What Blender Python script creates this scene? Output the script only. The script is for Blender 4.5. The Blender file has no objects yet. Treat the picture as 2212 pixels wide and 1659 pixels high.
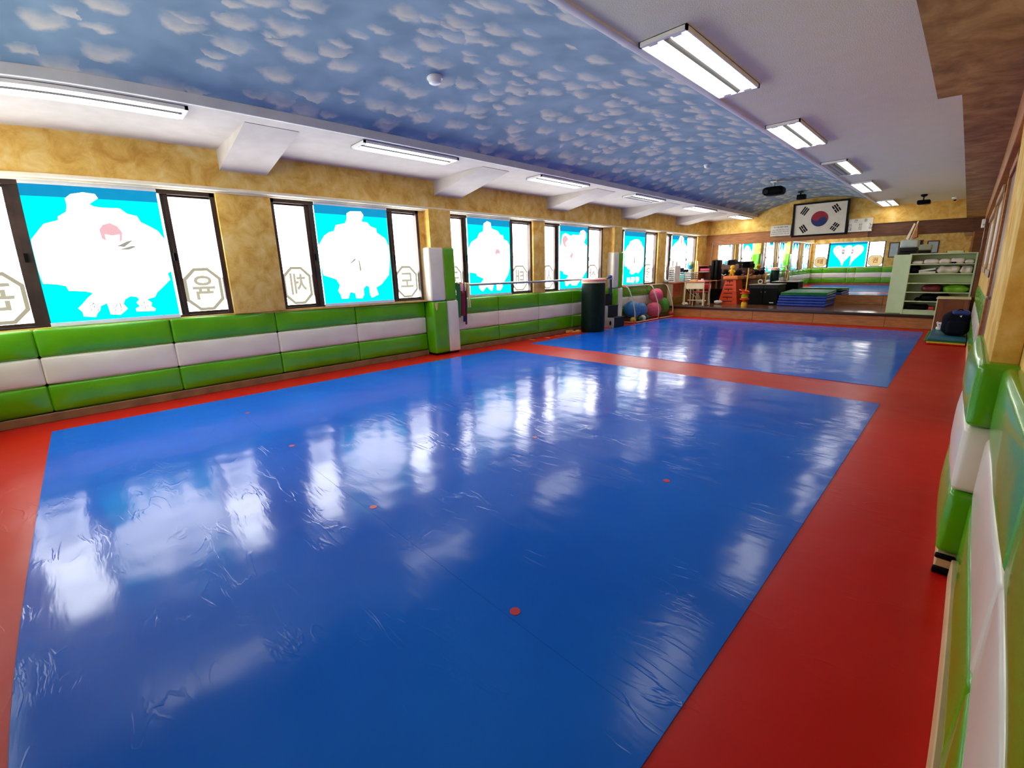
import bpy, bmesh, math, random
from mathutils import Vector, Matrix, noise as mnoise
PI = math.pi
random.seed(7)
sc = bpy.context.scene
COL = sc.collection

# ------------------------------------------------------------------ camera, world, exposure
cam = bpy.data.cameras.new('camera')
cam.type = 'PANO'
cam.sensor_fit = 'HORIZONTAL'
cam.sensor_width = 36.0
cam.clip_start = 0.02
lens = cam.cycles if hasattr(cam, 'cycles') else cam
lens.panorama_type = 'FISHEYE_LENS_POLYNOMIAL'
lens.fisheye_fov = math.radians(178)
lens.fisheye_polynomial_k0 = 0.0
lens.fisheye_polynomial_k1 = -0.06624616162687115
lens.fisheye_polynomial_k2 = 0.00039315535556076905
lens.fisheye_polynomial_k3 = 6.203312710895199e-05
lens.fisheye_polynomial_k4 = -1.6487267862667668e-06
camo = bpy.data.objects.new('camera', cam)
COL.objects.link(camo)
def cam_axes(yaw, pitch, roll):
    cy, sy, cp, sp = math.cos(yaw), math.sin(yaw), math.cos(pitch), math.sin(pitch)
    f = Vector((sy*cp, cy*cp, sp)); r = Vector((cy, -sy, 0)); u = r.cross(f)
    c, s = math.cos(roll), math.sin(roll)
    return c*r+s*u, -s*r+c*u, f
R_, U_, F_ = cam_axes(-0.80304568, -0.24548749, -0.02726977)
M = Matrix((R_, U_, -F_)).transposed().to_4x4()
M.translation = Vector((0, 0, 1.25))
camo.matrix_world = M
sc.camera = camo

w = bpy.data.worlds.new('world'); sc.world = w; w.use_nodes = True
w.node_tree.nodes['Background'].inputs[0].default_value = (0.75, 0.85, 1.0, 1)
w.node_tree.nodes['Background'].inputs[1].default_value = 0.3
sc.view_settings.view_transform = 'Standard'
sc.view_settings.look = 'None'
EV = 1.6
sc.view_settings.exposure = EV
sc.view_settings.gamma = 1.0
sc.view_settings.use_curve_mapping = False
sc.cycles.use_denoising = True
sc.cycles.max_bounces = 8
sc.cycles.diffuse_bounces = 5
sc.cycles.glossy_bounces = 5
sc.cycles.sample_clamp_indirect = 6.0
sc.cycles.caustics_refractive = False
K = 2**-EV      # a glow of K shows as plain white on the photograph's scale
WIN = 4.2      # brightness of the daylit frosted panes
TUBE = 3.4     # brightness of the fluorescent tubes

# ------------------------------------------------------------------ materials
def srgb(r, g, b):
    f = lambda c: (c/255/12.92) if c <= 10.31 else ((c/255+0.055)/1.055)**2.4
    return (f(r), f(g), f(b), 1)
def newmat(n):
    m = bpy.data.materials.new(n); m.use_nodes = True
    nt = m.node_tree; nt.nodes.clear()
    o = nt.nodes.new('ShaderNodeOutputMaterial')
    return m, nt, o
def pbr(n, c1, c2=None, rough=.5, scale=6, metal=0, bump=0, bscale=40, coat=0, spec=.5, stretch=None, detail=4, lo=.35, hi=.65, rvar=0):
    m, nt, o = newmat(n)
    N = nt.nodes.new; L = nt.links.new
    p = N('ShaderNodeBsdfPrincipled')
    tc = N('ShaderNodeTexCoord'); mp = N('ShaderNodeMapping')
    L(tc.outputs['Object'], mp.inputs[0])
    if stretch: mp.inputs['Scale'].default_value = stretch
    nz = N('ShaderNodeTexNoise'); nz.inputs['Scale'].default_value = scale; nz.inputs['Detail'].default_value = detail
    L(mp.outputs[0], nz.inputs[0])
    rp = N('ShaderNodeValToRGB')
    if c2 is None: c2 = tuple(min(1, x*1.12) for x in c1[:3])+(1,)
    rp.color_ramp.elements[0].color = c1; rp.color_ramp.elements[1].color = c2
    rp.color_ramp.elements[0].position = lo; rp.color_ramp.elements[1].position = hi
    L(nz.outputs[0], rp.inputs[0]); L(rp.outputs[0], p.inputs['Base Color'])
    p.inputs['Roughness'].default_value = rough
    p.inputs['Metallic'].default_value = metal
    p.inputs['Coat Weight'].default_value = coat
    p.inputs['Coat Roughness'].default_value = .08
    p.inputs['Specular IOR Level'].default_value = spec
    if rvar:
        mr = N('ShaderNodeMapRange'); mr.inputs['To Min'].default_value = rough-rvar; mr.inputs['To Max'].default_value = rough+rvar
        L(nz.outputs[0], mr.inputs[0]); L(mr.outputs[0], p.inputs['Roughness'])
    if bump:
        b = N('ShaderNodeBump'); b.inputs['Strength'].default_value = bump; b.inputs['Distance'].default_value = .02
        n2 = N('ShaderNodeTexNoise'); n2.inputs['Scale'].default_value = bscale; n2.inputs['Detail'].default_value = 3
        L(mp.outputs[0], n2.inputs[0]); L(n2.outputs[0], b.inputs['Height']); L(b.outputs[0], p.inputs['Normal'])
    L(p.outputs[0], o.inputs[0])
    return m
def glow(n, col, strength, col2=None, scale=8):
    """something lit from behind or a lamp: a soft tint noise in its own light"""
    m, nt, o = newmat(n); N = nt.nodes.new; L = nt.links.new
    e = N('ShaderNodeEmission'); e.inputs['Strength'].default_value = strength
    tc = N('ShaderNodeTexCoord'); nz = N('ShaderNodeTexNoise'); nz.inputs['Scale'].default_value = scale
    L(tc.outputs['Object'], nz.inputs[0])
    rp = N('ShaderNodeValToRGB'); rp.color_ramp.elements[0].color = col; rp.color_ramp.elements[1].color = col2 or col
    L(nz.outputs[0], rp.inputs[0]); L(rp.outputs[0], e.inputs[0]); L(e.outputs[0], o.inputs[0])
    return m

def yellow_wall(n, a, b, c, scale=5.0):
    """sponge painted plaster"""
    m, nt, o = newmat(n); N = nt.nodes.new; L = nt.links.new
    p = N('ShaderNodeBsdfPrincipled'); tc = N('ShaderNodeTexCoord')
    n1 = N('ShaderNodeTexNoise'); n1.inputs['Scale'].default_value = scale; n1.inputs['Detail'].default_value = 8; n1.inputs['Roughness'].default_value = .65; n1.inputs['Distortion'].default_value = .5
    L(tc.outputs['Object'], n1.inputs[0])
    rp = N('ShaderNodeValToRGB'); e = rp.color_ramp.elements
    e[0].color = a; e[0].position = .34; e[1].color = c; e[1].position = .68
    k = e.new(.5); k.color = b
    L(n1.outputs[0], rp.inputs[0])
    n2 = N('ShaderNodeTexNoise'); n2.inputs['Scale'].default_value = 1.3; L(tc.outputs['Object'], n2.inputs[0])
    mx = N('ShaderNodeMixRGB'); mx.blend_type = 'MULTIPLY'; mx.inputs[0].default_value = .35
    L(rp.outputs[0], mx.inputs[1]); L(n2.outputs[1], mx.inputs[2])
    mx2 = N('ShaderNodeMixRGB'); mx2.inputs[0].default_value = .0; L(rp.outputs[0], mx2.inputs[1]); mx2.inputs[2].default_value = b
    L(mx2.outputs[0], p.inputs['Base Color'])
    p.inputs['Roughness'].default_value = .8
    bp = N('ShaderNodeBump'); bp.inputs['Strength'].default_value = .10; bp.inputs['Distance'].default_value = .01
    L(n1.outputs[0], bp.inputs['Height']); L(bp.outputs[0], p.inputs['Normal'])
    L(p.outputs[0], o.inputs[0])
    return m

def sky_paper(n):
    """cloud print wallpaper: puffs in staggered rows, bright along one edge and fading out behind"""
    m, nt, o = newmat(n); N = nt.nodes.new; L = nt.links.new
    p = N('ShaderNodeBsdfPrincipled'); tc = N('ShaderNodeTexCoord')
    def puffs(sx, sy, off, rx, ry, rnd, thr):
        mp = N('ShaderNodeMapping'); mp.inputs['Scale'].default_value = (sx, sy, 0); mp.inputs['Location'].default_value = off
        mp.inputs['Rotation'].default_value = (0, 0, 0.0)
        L(tc.outputs['Object'], mp.inputs[0])
        dn = N('ShaderNodeTexNoise'); dn.inputs['Scale'].default_value = 2.6; dn.inputs['Detail'].default_value = 5
        L(mp.outputs[0], dn.inputs[0])
        ds = N('ShaderNodeVectorMath'); ds.operation = 'MULTIPLY_ADD'
        ds.inputs[1].default_value = (.55, .55, 0); L(dn.outputs[1], ds.inputs[0]); L(mp.outputs[0], ds.inputs[2])
        vo = N('ShaderNodeTexVoronoi'); vo.voronoi_dimensions = '2D'; vo.inputs['Scale'].default_value = 1; vo.inputs['Randomness'].default_value = rnd
        L(ds.outputs[0], vo.inputs['Vector'])
        sb = N('ShaderNodeVectorMath'); sb.operation = 'SUBTRACT'; L(ds.outputs[0], sb.inputs[0]); L(vo.outputs['Position'], sb.inputs[1])
        sp = N('ShaderNodeSeparateXYZ'); L(sb.outputs[0], sp.inputs[0])
        dv = N('ShaderNodeVectorMath'); dv.operation = 'MULTIPLY'; dv.inputs[1].default_value = (1/rx, 1/ry, 0); L(sb.outputs[0], dv.inputs[0])
        ln = N('ShaderNodeVectorMath'); ln.operation = 'LENGTH'; L(dv.outputs[0], ln.inputs[0])
        edge = N('ShaderNodeMapRange'); edge.interpolation_type = 'SMOOTHSTEP'
        edge.inputs['From Min'].default_value = 1.0; edge.inputs['From Max'].default_value = .6; L(ln.outputs['Value'], edge.inputs[0])
        fade = N('ShaderNodeMapRange'); fade.inputs['From Min'].default_value = rx*.35; fade.inputs['From Max'].default_value = -rx*.7
        L(sp.outputs[0], fade.inputs[0])
        mu = N('ShaderNodeMath'); mu.operation = 'MULTIPLY'; L(edge.outputs[0], mu.inputs[0]); L(fade.outputs[0], mu.inputs[1])
        # cells without a puff
        wn = N('ShaderNodeTexWhiteNoise'); wn.noise_dimensions = '2D'; L(vo.outputs['Position'], wn.inputs['Vector'])
        gt = N('ShaderNodeMath'); gt.operation = 'GREATER_THAN'; gt.inputs[1].default_value = thr; L(wn.outputs['Value'], gt.inputs[0])
        m2 = N('ShaderNodeMath'); m2.operation = 'MULTIPLY'; L(mu.outputs[0], m2.inputs[0]); L(gt.outputs[0], m2.inputs[1])
        return m2
    a = puffs(3.3, 2.7, (0, 0, 0), .5, .46, .75, .1)
    b = puffs(5.2, 4.2, (.3, .6, 0), .42, .5, .9, .62)
    mxm = N('ShaderNodeMath'); mxm.operation = 'MAXIMUM'; L(a.outputs[0], mxm.inputs[0]); L(b.outputs[0], mxm.inputs[1])
    soft_ = N('ShaderNodeMath'); soft_.operation = 'MULTIPLY'; soft_.inputs[1].default_value = .82; L(mxm.outputs[0], soft_.inputs[0])
    n2 = N('ShaderNodeTexNoise'); n2.inputs['Scale'].default_value = 3; L(tc.outputs['Object'], n2.inputs[0])
    base = N('ShaderNodeValToRGB'); base.color_ramp.elements[0].color = srgb(116, 148, 172); base.color_ramp.elements[1].color = srgb(138, 168, 190)
    base.color_ramp.elements[0].position = .35; base.color_ramp.elements[1].position = .65
    L(n2.outputs[0], base.inputs[0])
    mx = N('ShaderNodeMixRGB'); L(soft_.outputs[0], mx.inputs[0]); L(base.outputs[0], mx.inputs[1]); mx.inputs[2].default_value = srgb(238, 228, 206)
    L(mx.outputs[0], p.inputs['Base Color']); p.inputs['Roughness'].default_value = .75
    L(p.outputs[0], o.inputs[0])
    return m

def mat_floor(n, c1, c2, rough=.2):
    """glossy vinyl mat with scuffs, short creases and soft waves"""
    m, nt, o = newmat(n); N = nt.nodes.new; L = nt.links.new
    p = N('ShaderNodeBsdfPrincipled'); tc = N('ShaderNodeTexCoord')
    n1 = N('ShaderNodeTexNoise'); n1.inputs['Scale'].default_value = 1.1; n1.inputs['Detail'].default_value = 5; L(tc.outputs['Object'], n1.inputs[0])
    rp = N('ShaderNodeValToRGB'); rp.color_ramp.elements[0].color = c1; rp.color_ramp.elements[1].color = c2
    rp.color_ramp.elements[0].position = .3; rp.color_ramp.elements[1].position = .7; L(n1.outputs[0], rp.inputs[0])
    # thin pale scratches
    mp = N('ShaderNodeMapping'); mp.inputs['Rotation'].default_value = (0, 0, .5); mp.inputs['Scale'].default_value = (1.2, 9, 1); L(tc.outputs['Object'], mp.inputs[0])
    sc_ = N('ShaderNodeTexNoise'); sc_.inputs['Scale'].default_value = 2.2; sc_.inputs['Detail'].default_value = 9; sc_.inputs['Roughness'].default_value = .7; L(mp.outputs[0], sc_.inputs[0])
    sr = N('ShaderNodeMapRange'); sr.inputs['From Min'].default_value = .66; sr.inputs['From Max'].default_value = .8; L(sc_.outputs[0], sr.inputs[0])
    mx = N('ShaderNodeMixRGB'); mx.inputs[2].default_value = tuple(min(1, x*1.6+.05) for x in c2[:3])+(1,)
    sm = N('ShaderNodeMath'); sm.operation = 'MULTIPLY'; sm.inputs[1].default_value = .45; L(sr.outputs[0], sm.inputs[0])
    L(sm.outputs[0], mx.inputs[0]); L(rp.outputs[0], mx.inputs[1]); L(mx.outputs[0], p.inputs['Base Color'])
    rr = N('ShaderNodeMapRange'); rr.inputs['To Min'].default_value = rough*.8; rr.inputs['To Max'].default_value = rough*1.3
    n3 = N('ShaderNodeTexNoise'); n3.inputs['Scale'].default_value = 2.4; n3.inputs['Detail'].default_value = 6; L(tc.outputs['Object'], n3.inputs[0])
    L(n3.outputs[0], rr.inputs[0]); L(rr.outputs[0], p.inputs['Roughness'])
    p.inputs['Specular IOR Level'].default_value = .17
    # waves and creases
    w1 = N('ShaderNodeTexNoise'); w1.inputs['Scale'].default_value = 1.6; w1.inputs['Detail'].default_value = 2; L(tc.outputs['Object'], w1.inputs[0])
    mc = N('ShaderNodeMapping'); mc.inputs['Rotation'].default_value = (0, 0, .85); mc.inputs['Scale'].default_value = (2.2, 12, 1); L(tc.outputs['Object'], mc.inputs[0])
    w2 = N('ShaderNodeTexNoise'); w2.inputs['Scale'].default_value = 1.0; w2.inputs['Detail'].default_value = 4; L(mc.outputs[0], w2.inputs[0])
    ad = N('ShaderNodeMath'); ad.operation = 'MULTIPLY_ADD'; ad.inputs[1].default_value = .12; L(w2.outputs[0], ad.inputs[0]); L(w1.outputs[0], ad.inputs[2])
    mk = N('ShaderNodeMapping'); mk.inputs['Rotation'].default_value = (0, 0, -.55); mk.inputs['Scale'].default_value = (1.6, 5.5, 1); L(tc.outputs['Object'], mk.inputs[0])
    w3 = N('ShaderNodeTexNoise'); w3.inputs['Scale'].default_value = 1.7; w3.inputs['Detail'].default_value = 3; w3.inputs['Distortion'].default_value = .8; L(mk.outputs[0], w3.inputs[0])
    sb = N('ShaderNodeMath'); sb.operation = 'SUBTRACT'; sb.inputs[1].default_value = .5; L(w3.outputs[0], sb.inputs[0])
    ab = N('ShaderNodeMath'); ab.operation = 'ABSOLUTE'; L(sb.outputs[0], ab.inputs[0])
    rg = N('ShaderNodeMapRange'); rg.inputs['From Min'].default_value = 0; rg.inputs['From Max'].default_value = .035; rg.inputs['To Min'].default_value = 1; rg.inputs['To Max'].default_value = 0; L(ab.outputs[0], rg.inputs[0])
    gm = N('ShaderNodeMath'); gm.operation = 'MULTIPLY'; L(rg.outputs[0], gm.inputs[0])
    gk = N('ShaderNodeMapRange'); gk.inputs['From Min'].default_value = .48; gk.inputs['From Max'].default_value = .62; L(n3.outputs[0], gk.inputs[0]); L(gk.outputs[0], gm.inputs[1])
    a2 = N('ShaderNodeMath'); a2.operation = 'MULTIPLY_ADD'; a2.inputs[1].default_value = .05; L(gm.outputs[0], a2.inputs[0]); L(ad.outputs[0], a2.inputs[2])
    bp = N('ShaderNodeBump'); bp.inputs['Strength'].default_value = .22; bp.inputs['Distance'].default_value = .05
    L(a2.outputs[0], bp.inputs['Height']); L(bp.outputs[0], p.inputs['Normal'])
    L(p.outputs[0], o.inputs[0])
    return m

YEL = yellow_wall('yellow_plaster', srgb(206, 154, 62), srgb(230, 186, 92), srgb(242, 212, 138))
YELD = yellow_wall('shaded_yellow_plaster', srgb(140, 108, 62), srgb(176, 142, 88), srgb(206, 174, 116), 4.5)  # yellow wall plaster again, the bulkhead's shade put into its browner colours
WHITE = pbr('ceiling_paint', srgb(200, 193, 186), srgb(208, 201, 194), .8)
GREYC = pbr('grey_ceiling_paper', srgb(248, 246, 214), srgb(250, 248, 222), .85, bump=.15, bscale=120)
TRIM = pbr('white_trim', srgb(232, 228, 224), srgb(240, 238, 235), .5)
SKY = sky_paper('cloud_wallpaper')
BLUEF = mat_floor('blue_vinyl_mat', srgb(12, 92, 208), srgb(24, 108, 222), .14)
REDF = mat_floor('red_vinyl_mat', srgb(190, 20, 14), srgb(200, 28, 20), .3)
DOTM = pbr('red_dot', srgb(192, 8, 34), None, .4)
GREEN = pbr('green_vinyl', srgb(84, 164, 2), srgb(94, 176, 8), .24, bump=.12, bscale=7, coat=.35, scale=3)
CREAM = pbr('white_vinyl', srgb(230, 220, 200), srgb(238, 230, 212), .28, bump=.12, bscale=7, coat=.25, scale=3)
BASE = pbr('brown_skirting', srgb(120, 90, 62), srgb(150, 112, 78), .5, stretch=(1, 8, 1))
LIGHTB = pbr('beige_skirting', srgb(205, 170, 125), srgb(220, 186, 140), .5)
DARKAL = pbr('dark_aluminium', srgb(52, 36, 30), srgb(70, 50, 42), .4, metal=.2)
RAIL = pbr('rail_enamel', srgb(236, 224, 196), srgb(244, 234, 210), .4)
PANE = glow('frosted_daylit_pane', (1, .985, .955, 1), WIN, (1, .99, .97, 1), 2)
STICK = glow('frosted_sticker', (1, .965, .89, 1), WIN*.5, (1, .975, .92, 1), 3)
STICKR = glow('tan_sticker', srgb(250, 216, 150), K, srgb(252, 224, 164), 3)
INK = glow('sticker_ink', srgb(190, 184, 158), K, srgb(202, 196, 172))
INKO = glow('sticker_outline', srgb(176, 170, 144), K, srgb(188, 182, 158))
INKR = glow('sticker_ink_brown', srgb(186, 112, 60), K, srgb(200, 126, 72))
CYAN = glow('cyan_banner', (0.0, .90, 1.0, 1), K*1.25, (0.0, .92, 1.0, 1), 3)
CYAND = glow('blue_banner_hem', srgb(18, 150, 205), K, srgb(30, 165, 215))
BWHITE = glow('white_banner_print', (1, .98, .96, 1), WIN*.5)
BPINK = glow('pink_banner_print', srgb(250, 185, 195), K, srgb(250, 205, 212))
BGREY = glow('grey_banner_print', srgb(168, 166, 156), K)
BBAR = pbr('banner_bar_white', srgb(235, 238, 240), None, .4)
WOOD = pbr('brown_wood', srgb(158, 98, 46), srgb(186, 122, 64), .45, scale=5, stretch=(1, 1, 6))
WOODD = pbr('dark_brown_wood', srgb(84, 46, 22), srgb(110, 64, 32), .45, scale=5, stretch=(1, 1, 6))
STAGET = pbr('stage_linoleum', srgb(104, 68, 44), srgb(128, 88, 60), .18, scale=4)
NOSE = pbr('dark_nosing', srgb(44, 24, 16), None, .4)
TAN = pbr('tan_wall', srgb(202, 142, 80), srgb(214, 156, 94), .75)
MIRROR = pbr('mirror_glass', (.86, .89, .87, 1), (.88, .91, .89, 1), .0, metal=1)
LDIV = pbr('lamp_louvre_grey', srgb(96, 96, 94), None, .5)
HOUS = pbr('white_enamel', srgb(236, 236, 232), None, .35)
TUBEM = glow('lit_tube', (1, .98, .94, 1), TUBE)
TUBEOFF = pbr('unlit_tube', srgb(150, 146, 136), None, .3)
LGREEN = pbr('pale_green_laminate', srgb(200, 216, 166), srgb(208, 222, 176), .5)
BLACK = pbr('black_plastic', srgb(3, 3, 3), srgb(6, 6, 6), .5, spec=.1)
CHAR = pbr('charcoal', srgb(22, 21, 21), srgb(32, 30, 29), .55, spec=.25)
GREYP = pbr('grey_plastic', srgb(176, 188, 176), srgb(190, 200, 188), .45)
IVORY = pbr('ivory_paint', srgb(226, 204, 158), srgb(236, 216, 174), .45)
PAPER = pbr('paper', srgb(226, 220, 205), srgb(240, 234, 222), .8)
INKB = pbr('black_ink', srgb(14, 13, 16), None, .6, spec=.2)
FRED = pbr('flag_red', srgb(160, 22, 40), None, .6)
FBLUE = pbr('flag_blue', srgb(20, 44, 100), None, .6)
FWHITE = pbr('flag_white', srgb(232, 222, 200), srgb(240, 232, 212), .6)
ORANGE = pbr('orange_vinyl', srgb(216, 62, 0), srgb(226, 74, 4), .45, spec=.3)
ORANGE2 = pbr('light_orange', srgb(228, 120, 50), None, .4)
YELLOWP = pbr('yellow_plastic', srgb(240, 180, 20), srgb(246, 190, 40), .4)
REDP = pbr('red_plastic', srgb(190, 30, 30), srgb(205, 44, 40), .4)
MAROON = pbr('maroon_vinyl', srgb(92, 22, 20), srgb(112, 30, 26), .3)
NAVY = pbr('navy_fabric', srgb(6, 7, 20), srgb(10, 12, 30), .8, scale=30, spec=.15)
BLUEFAB = pbr('blue_fabric', srgb(22, 44, 110), srgb(30, 56, 130), .7)
MATBLUE = pbr('blue_mat', srgb(24, 54, 150), srgb(34, 66, 168), .4)
MATGREEN = pbr('green_mat', srgb(24, 110, 50), srgb(34, 126, 62), .4)
TEAL = pbr('teal_mat', srgb(34, 96, 118), srgb(44, 108, 130), .45)
DKGREEN = pbr('dark_green_vinyl', srgb(1, 22, 13), srgb(4, 30, 19), .5, bump=.3, bscale=9, coat=.03, spec=.2)
PINKTOP = pbr('pink_top_vinyl', srgb(214, 130, 120), None, .5)
FOAMW = pbr('grey_foam', srgb(186, 184, 172), srgb(198, 196, 186), .6)
FOAMD = pbr('dark_green_foam', srgb(9, 20, 20), srgb(14, 28, 28), .55, spec=.3)
PVC = pbr('cream_tube', srgb(214, 200, 170), srgb(226, 212, 184), .5)
ORJ = pbr('orange_joint', srgb(214, 92, 40), None, .5)
NETM = pbr('net_cord', srgb(150, 160, 110), None, .8)
BALLB = pbr('blue_rubber', srgb(24, 104, 170), srgb(32, 116, 184), .4)
BALLP = pbr('pink_rubber', srgb(226, 70, 110), srgb(236, 84, 124), .4)
BALLG = pbr('green_rubber', srgb(66, 150, 30), srgb(78, 164, 40), .4)
BALLW = pbr('cream_rubber', srgb(226, 216, 180), None, .4)
BALLY = pbr('yellow_rubber', srgb(206, 170, 40), None, .4)
BALLT = pbr('teal_rubber', srgb(24, 66, 76), None, .4)
BALLK = pbr('dark_green_rubber', srgb(30, 84, 36), None, .4)
METAL = pbr('steel', srgb(176, 178, 180), srgb(196, 198, 200), .3, metal=.9)
MASK = pbr('masking_tape', srgb(230, 190, 120), None, .7)
YWOOD = pbr('yellow_wood', srgb(220, 160, 70), srgb(230, 175, 90), .5)
GREENB = pbr('green_cloth', srgb(30, 100, 50), None, .8)
REDB = pbr('dark_red_cloth', srgb(120, 14, 24), None, .8)
NAVYB = pbr('navy_cloth', srgb(28, 30, 74), None, .8)
WHITEB = pbr('white_cloth', srgb(226, 214, 206), srgb(238, 228, 220), .8)
PINKC = pbr('pink_cloth', srgb(236, 170, 170), None, .8)
LIME = pbr('lime_bag', srgb(96, 160, 20), srgb(130, 190, 40), .35, bump=.5, bscale=14)
CLEARW = pbr('white_plastic_bag', srgb(200, 190, 172), srgb(228, 220, 204), .35, bump=.7, bscale=18)
SEAM = pbr('dark_seam', srgb(12, 46, 100), None, .6)

# ------------------------------------------------------------------ mesh builder
class MB:
    def __init__(s): s.v = []; s.f = []; s.mi = []; s.cur = 0
    def add(s, vs, fs):
        k = len(s.v); s.v += [tuple(v) for v in vs]
        for f in fs: s.f.append(tuple(i+k for i in f)); s.mi.append(s.cur)
        return s
    def bm(s, b):
        b.verts.index_update()
        s.add([v.co[:] for v in b.verts], [[v.index for v in f.verts] for f in b.faces]); b.free(); return s
    def box(s, x0, x1, y0, y1, z0, z1, bev=0, seg=1):
        b = bmesh.new(); bmesh.ops.create_cube(b, size=1)
        for v in b.verts: v.co = Vector(((x0+x1)/2+v.co.x*(x1-x0), (y0+y1)/2+v.co.y*(y1-y0), (z0+z1)/2+v.co.z*(z1-z0)))
        if bev: bmesh.ops.bevel(b, geom=b.edges[:], offset=bev, segments=seg, affect='EDGES', profile=.5)
        return s.bm(b)
    def rbox(s, x0, x1, y0, y1, z0, z1, r=.02, bulge=0.0, n=5, jit=0.0, fr=2.0, seed=0):
        """rounded, puffed box on a fine grid"""
        h = [(x1-x0)/2, (y1-y0)/2, (z1-z0)/2]; c = [(x0+x1)/2, (y0+y1)/2, (z0+z1)/2]
        r = min(r, min(h)*.98)
        def par(hh):
            ts = [-hh, -hh+r*.35, -hh+r*.75, -hh+r]
            m = [(-hh+r)+(2*hh-2*r)*i/n for i in range(1, n)] if hh > r*1.05 else []
            return sorted(set(round(t, 6) for t in ts+m+[-t for t in ts]))
        P = [par(hh) for hh in h]
        idx = {}; vs = []; fs = []
        bl = bulge if isinstance(bulge, (tuple, list)) else (bulge,)*3
        def vert(p):
            key = tuple(round(t, 5) for t in p)
            if key in idx: return idx[key]
            inner = [max(-h[i]+r, min(h[i]-r, p[i])) for i in range(3)]
            d = Vector([p[i]-inner[i] for i in range(3)])
            q = list(inner)
            if d.length > 1e-9:
                d = d.normalized()*r; q = [inner[i]+d[i] for i in range(3)]
            a = [abs(p[i])/h[i] for i in range(3)]
            for i in range(3):
                if bl[i] and a[i] > .5:
                    j, k = (i+1) % 3, (i+2) % 3
                    q[i] += math.copysign(bl[i]*(1-a[j]**3)*(1-a[k]**3)*((a[i]-.5)*2), p[i])
            w_ = Vector([q[i]+c[i] for i in range(3)])
            if jit:
                nv = mnoise.noise_vector(w_*fr+Vector((seed*3.1, seed*1.7, seed)))
                w_ = w_+nv*jit
            idx[key] = len(vs); vs.append(w_[:]); return idx[key]
        for ax in range(3):
            j, k = (ax+1) % 3, (ax+2) % 3
            for sg in (-1, 1):
                for a in range(len(P[j])-1):
                    for b in range(len(P[k])-1):
                        q = []
                        for (u, v) in ((a, b), (a+1, b), (a+1, b+1), (a, b+1)):
                            p = [0, 0, 0]; p[ax] = sg*h[ax]; p[j] = P[j][u]; p[k] = P[k][v]
                            q.append(vert(p))
                        if sg < 0: q.reverse()
                        fs.append(q)
        return s.add(vs, fs)
    def frame(s, p, d):
        d = Vector(d).normalized(); a = Vector((0, 0, 1)) if abs(d.z) < .9 else Vector((1, 0, 0))
        u = d.cross(a).normalized(); return u, d.cross(u).normalized()
    def cyl(s, p0, p1, r0, r1=None, n=16):
        r1 = r0 if r1 is None else r1
        p0, p1 = Vector(p0), Vector(p1); u, v = s.frame(p0, p1-p0); vs = []
        for (p, r) in ((p0, r0), (p1, r1)):
            for i in range(n):
                a = 2*PI*i/n; vs.append(p+u*math.cos(a)*r+v*math.sin(a)*r)
        fs = [(i, (i+1) % n, n+(i+1) % n, n+i) for i in range(n)]+[tuple(range(n))[::-1], tuple(range(n, 2*n))]
        return s.add(vs, fs)
    def tube(s, pts, r, n=8):
        pts = [Vector(p) for p in pts]; vs = []; fs = []
        for i, p in enumerate(pts):
            d = (pts[min(i+1, len(pts)-1)]-pts[max(i-1, 0)]); u, v = s.frame(p, d)
            if i and u.dot(pu) < 0: u, v = -u, -v
            pu = u
            for k in range(n):
                a = 2*PI*k/n; vs.append(p+u*math.cos(a)*r+v*math.sin(a)*r)
        for i in range(len(pts)-1):
            for k in range(n): fs.append((i*n+k, i*n+(k+1) % n, (i+1)*n+(k+1) % n, (i+1)*n+k))
        fs += [tuple(range(n))[::-1], tuple(range((len(pts)-1)*n, len(pts)*n))]
        return s.add(vs, fs)
    def ell(s, c, rx, ry=None, rz=None, n=20, m=12, jit=0, fr=4, seed=0):
        ry = rx if ry is None else ry; rz = rx if rz is None else rz
        vs = [(c[0], c[1], c[2]-rz)]
        for i in range(1, m):
            t = -PI/2+PI*i/m
            for k in range(n):
                a = 2*PI*k/n
                q = Vector((math.cos(t)*math.cos(a), math.cos(t)*math.sin(a), math.sin(t)))
                f = 1+jit*mnoise.noise(q*fr+Vector((seed, seed*2, 0))) if jit else 1
                vs.append((c[0]+rx*q.x*f, c[1]+ry*q.y*f, c[2]+rz*q.z*f))
        vs.append((c[0], c[1], c[2]+rz)); fs = []
        for k in range(n): fs.append((0, 1+(k+1) % n, 1+k))
        for i in range(m-2):
            for k in range(n): a = 1+i*n; fs.append((a+k, a+(k+1) % n, a+n+(k+1) % n, a+n+k))
        a = 1+(m-2)*n; t = len(vs)-1
        for k in range(n): fs.append((a+k, a+(k+1) % n, t))
        return s.add(vs, fs)
    def lathe(s, c, prof, n=24):
        """prof: (radius, z) from bottom to top"""
        vs = []; fs = []; m = len(prof)
        for (r, z) in prof:
            for k in range(n):
                a = 2*PI*k/n; vs.append((c[0]+r*math.cos(a), c[1]+r*math.sin(a), c[2]+z))
        for i in range(m-1):
            for k in range(n): fs.append((i*n+k, i*n+(k+1) % n, (i+1)*n+(k+1) % n, (i+1)*n+k))
        fs += [tuple(range(n))[::-1], tuple(range((m-1)*n, m*n))]
        return s.add(vs, fs)
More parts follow.
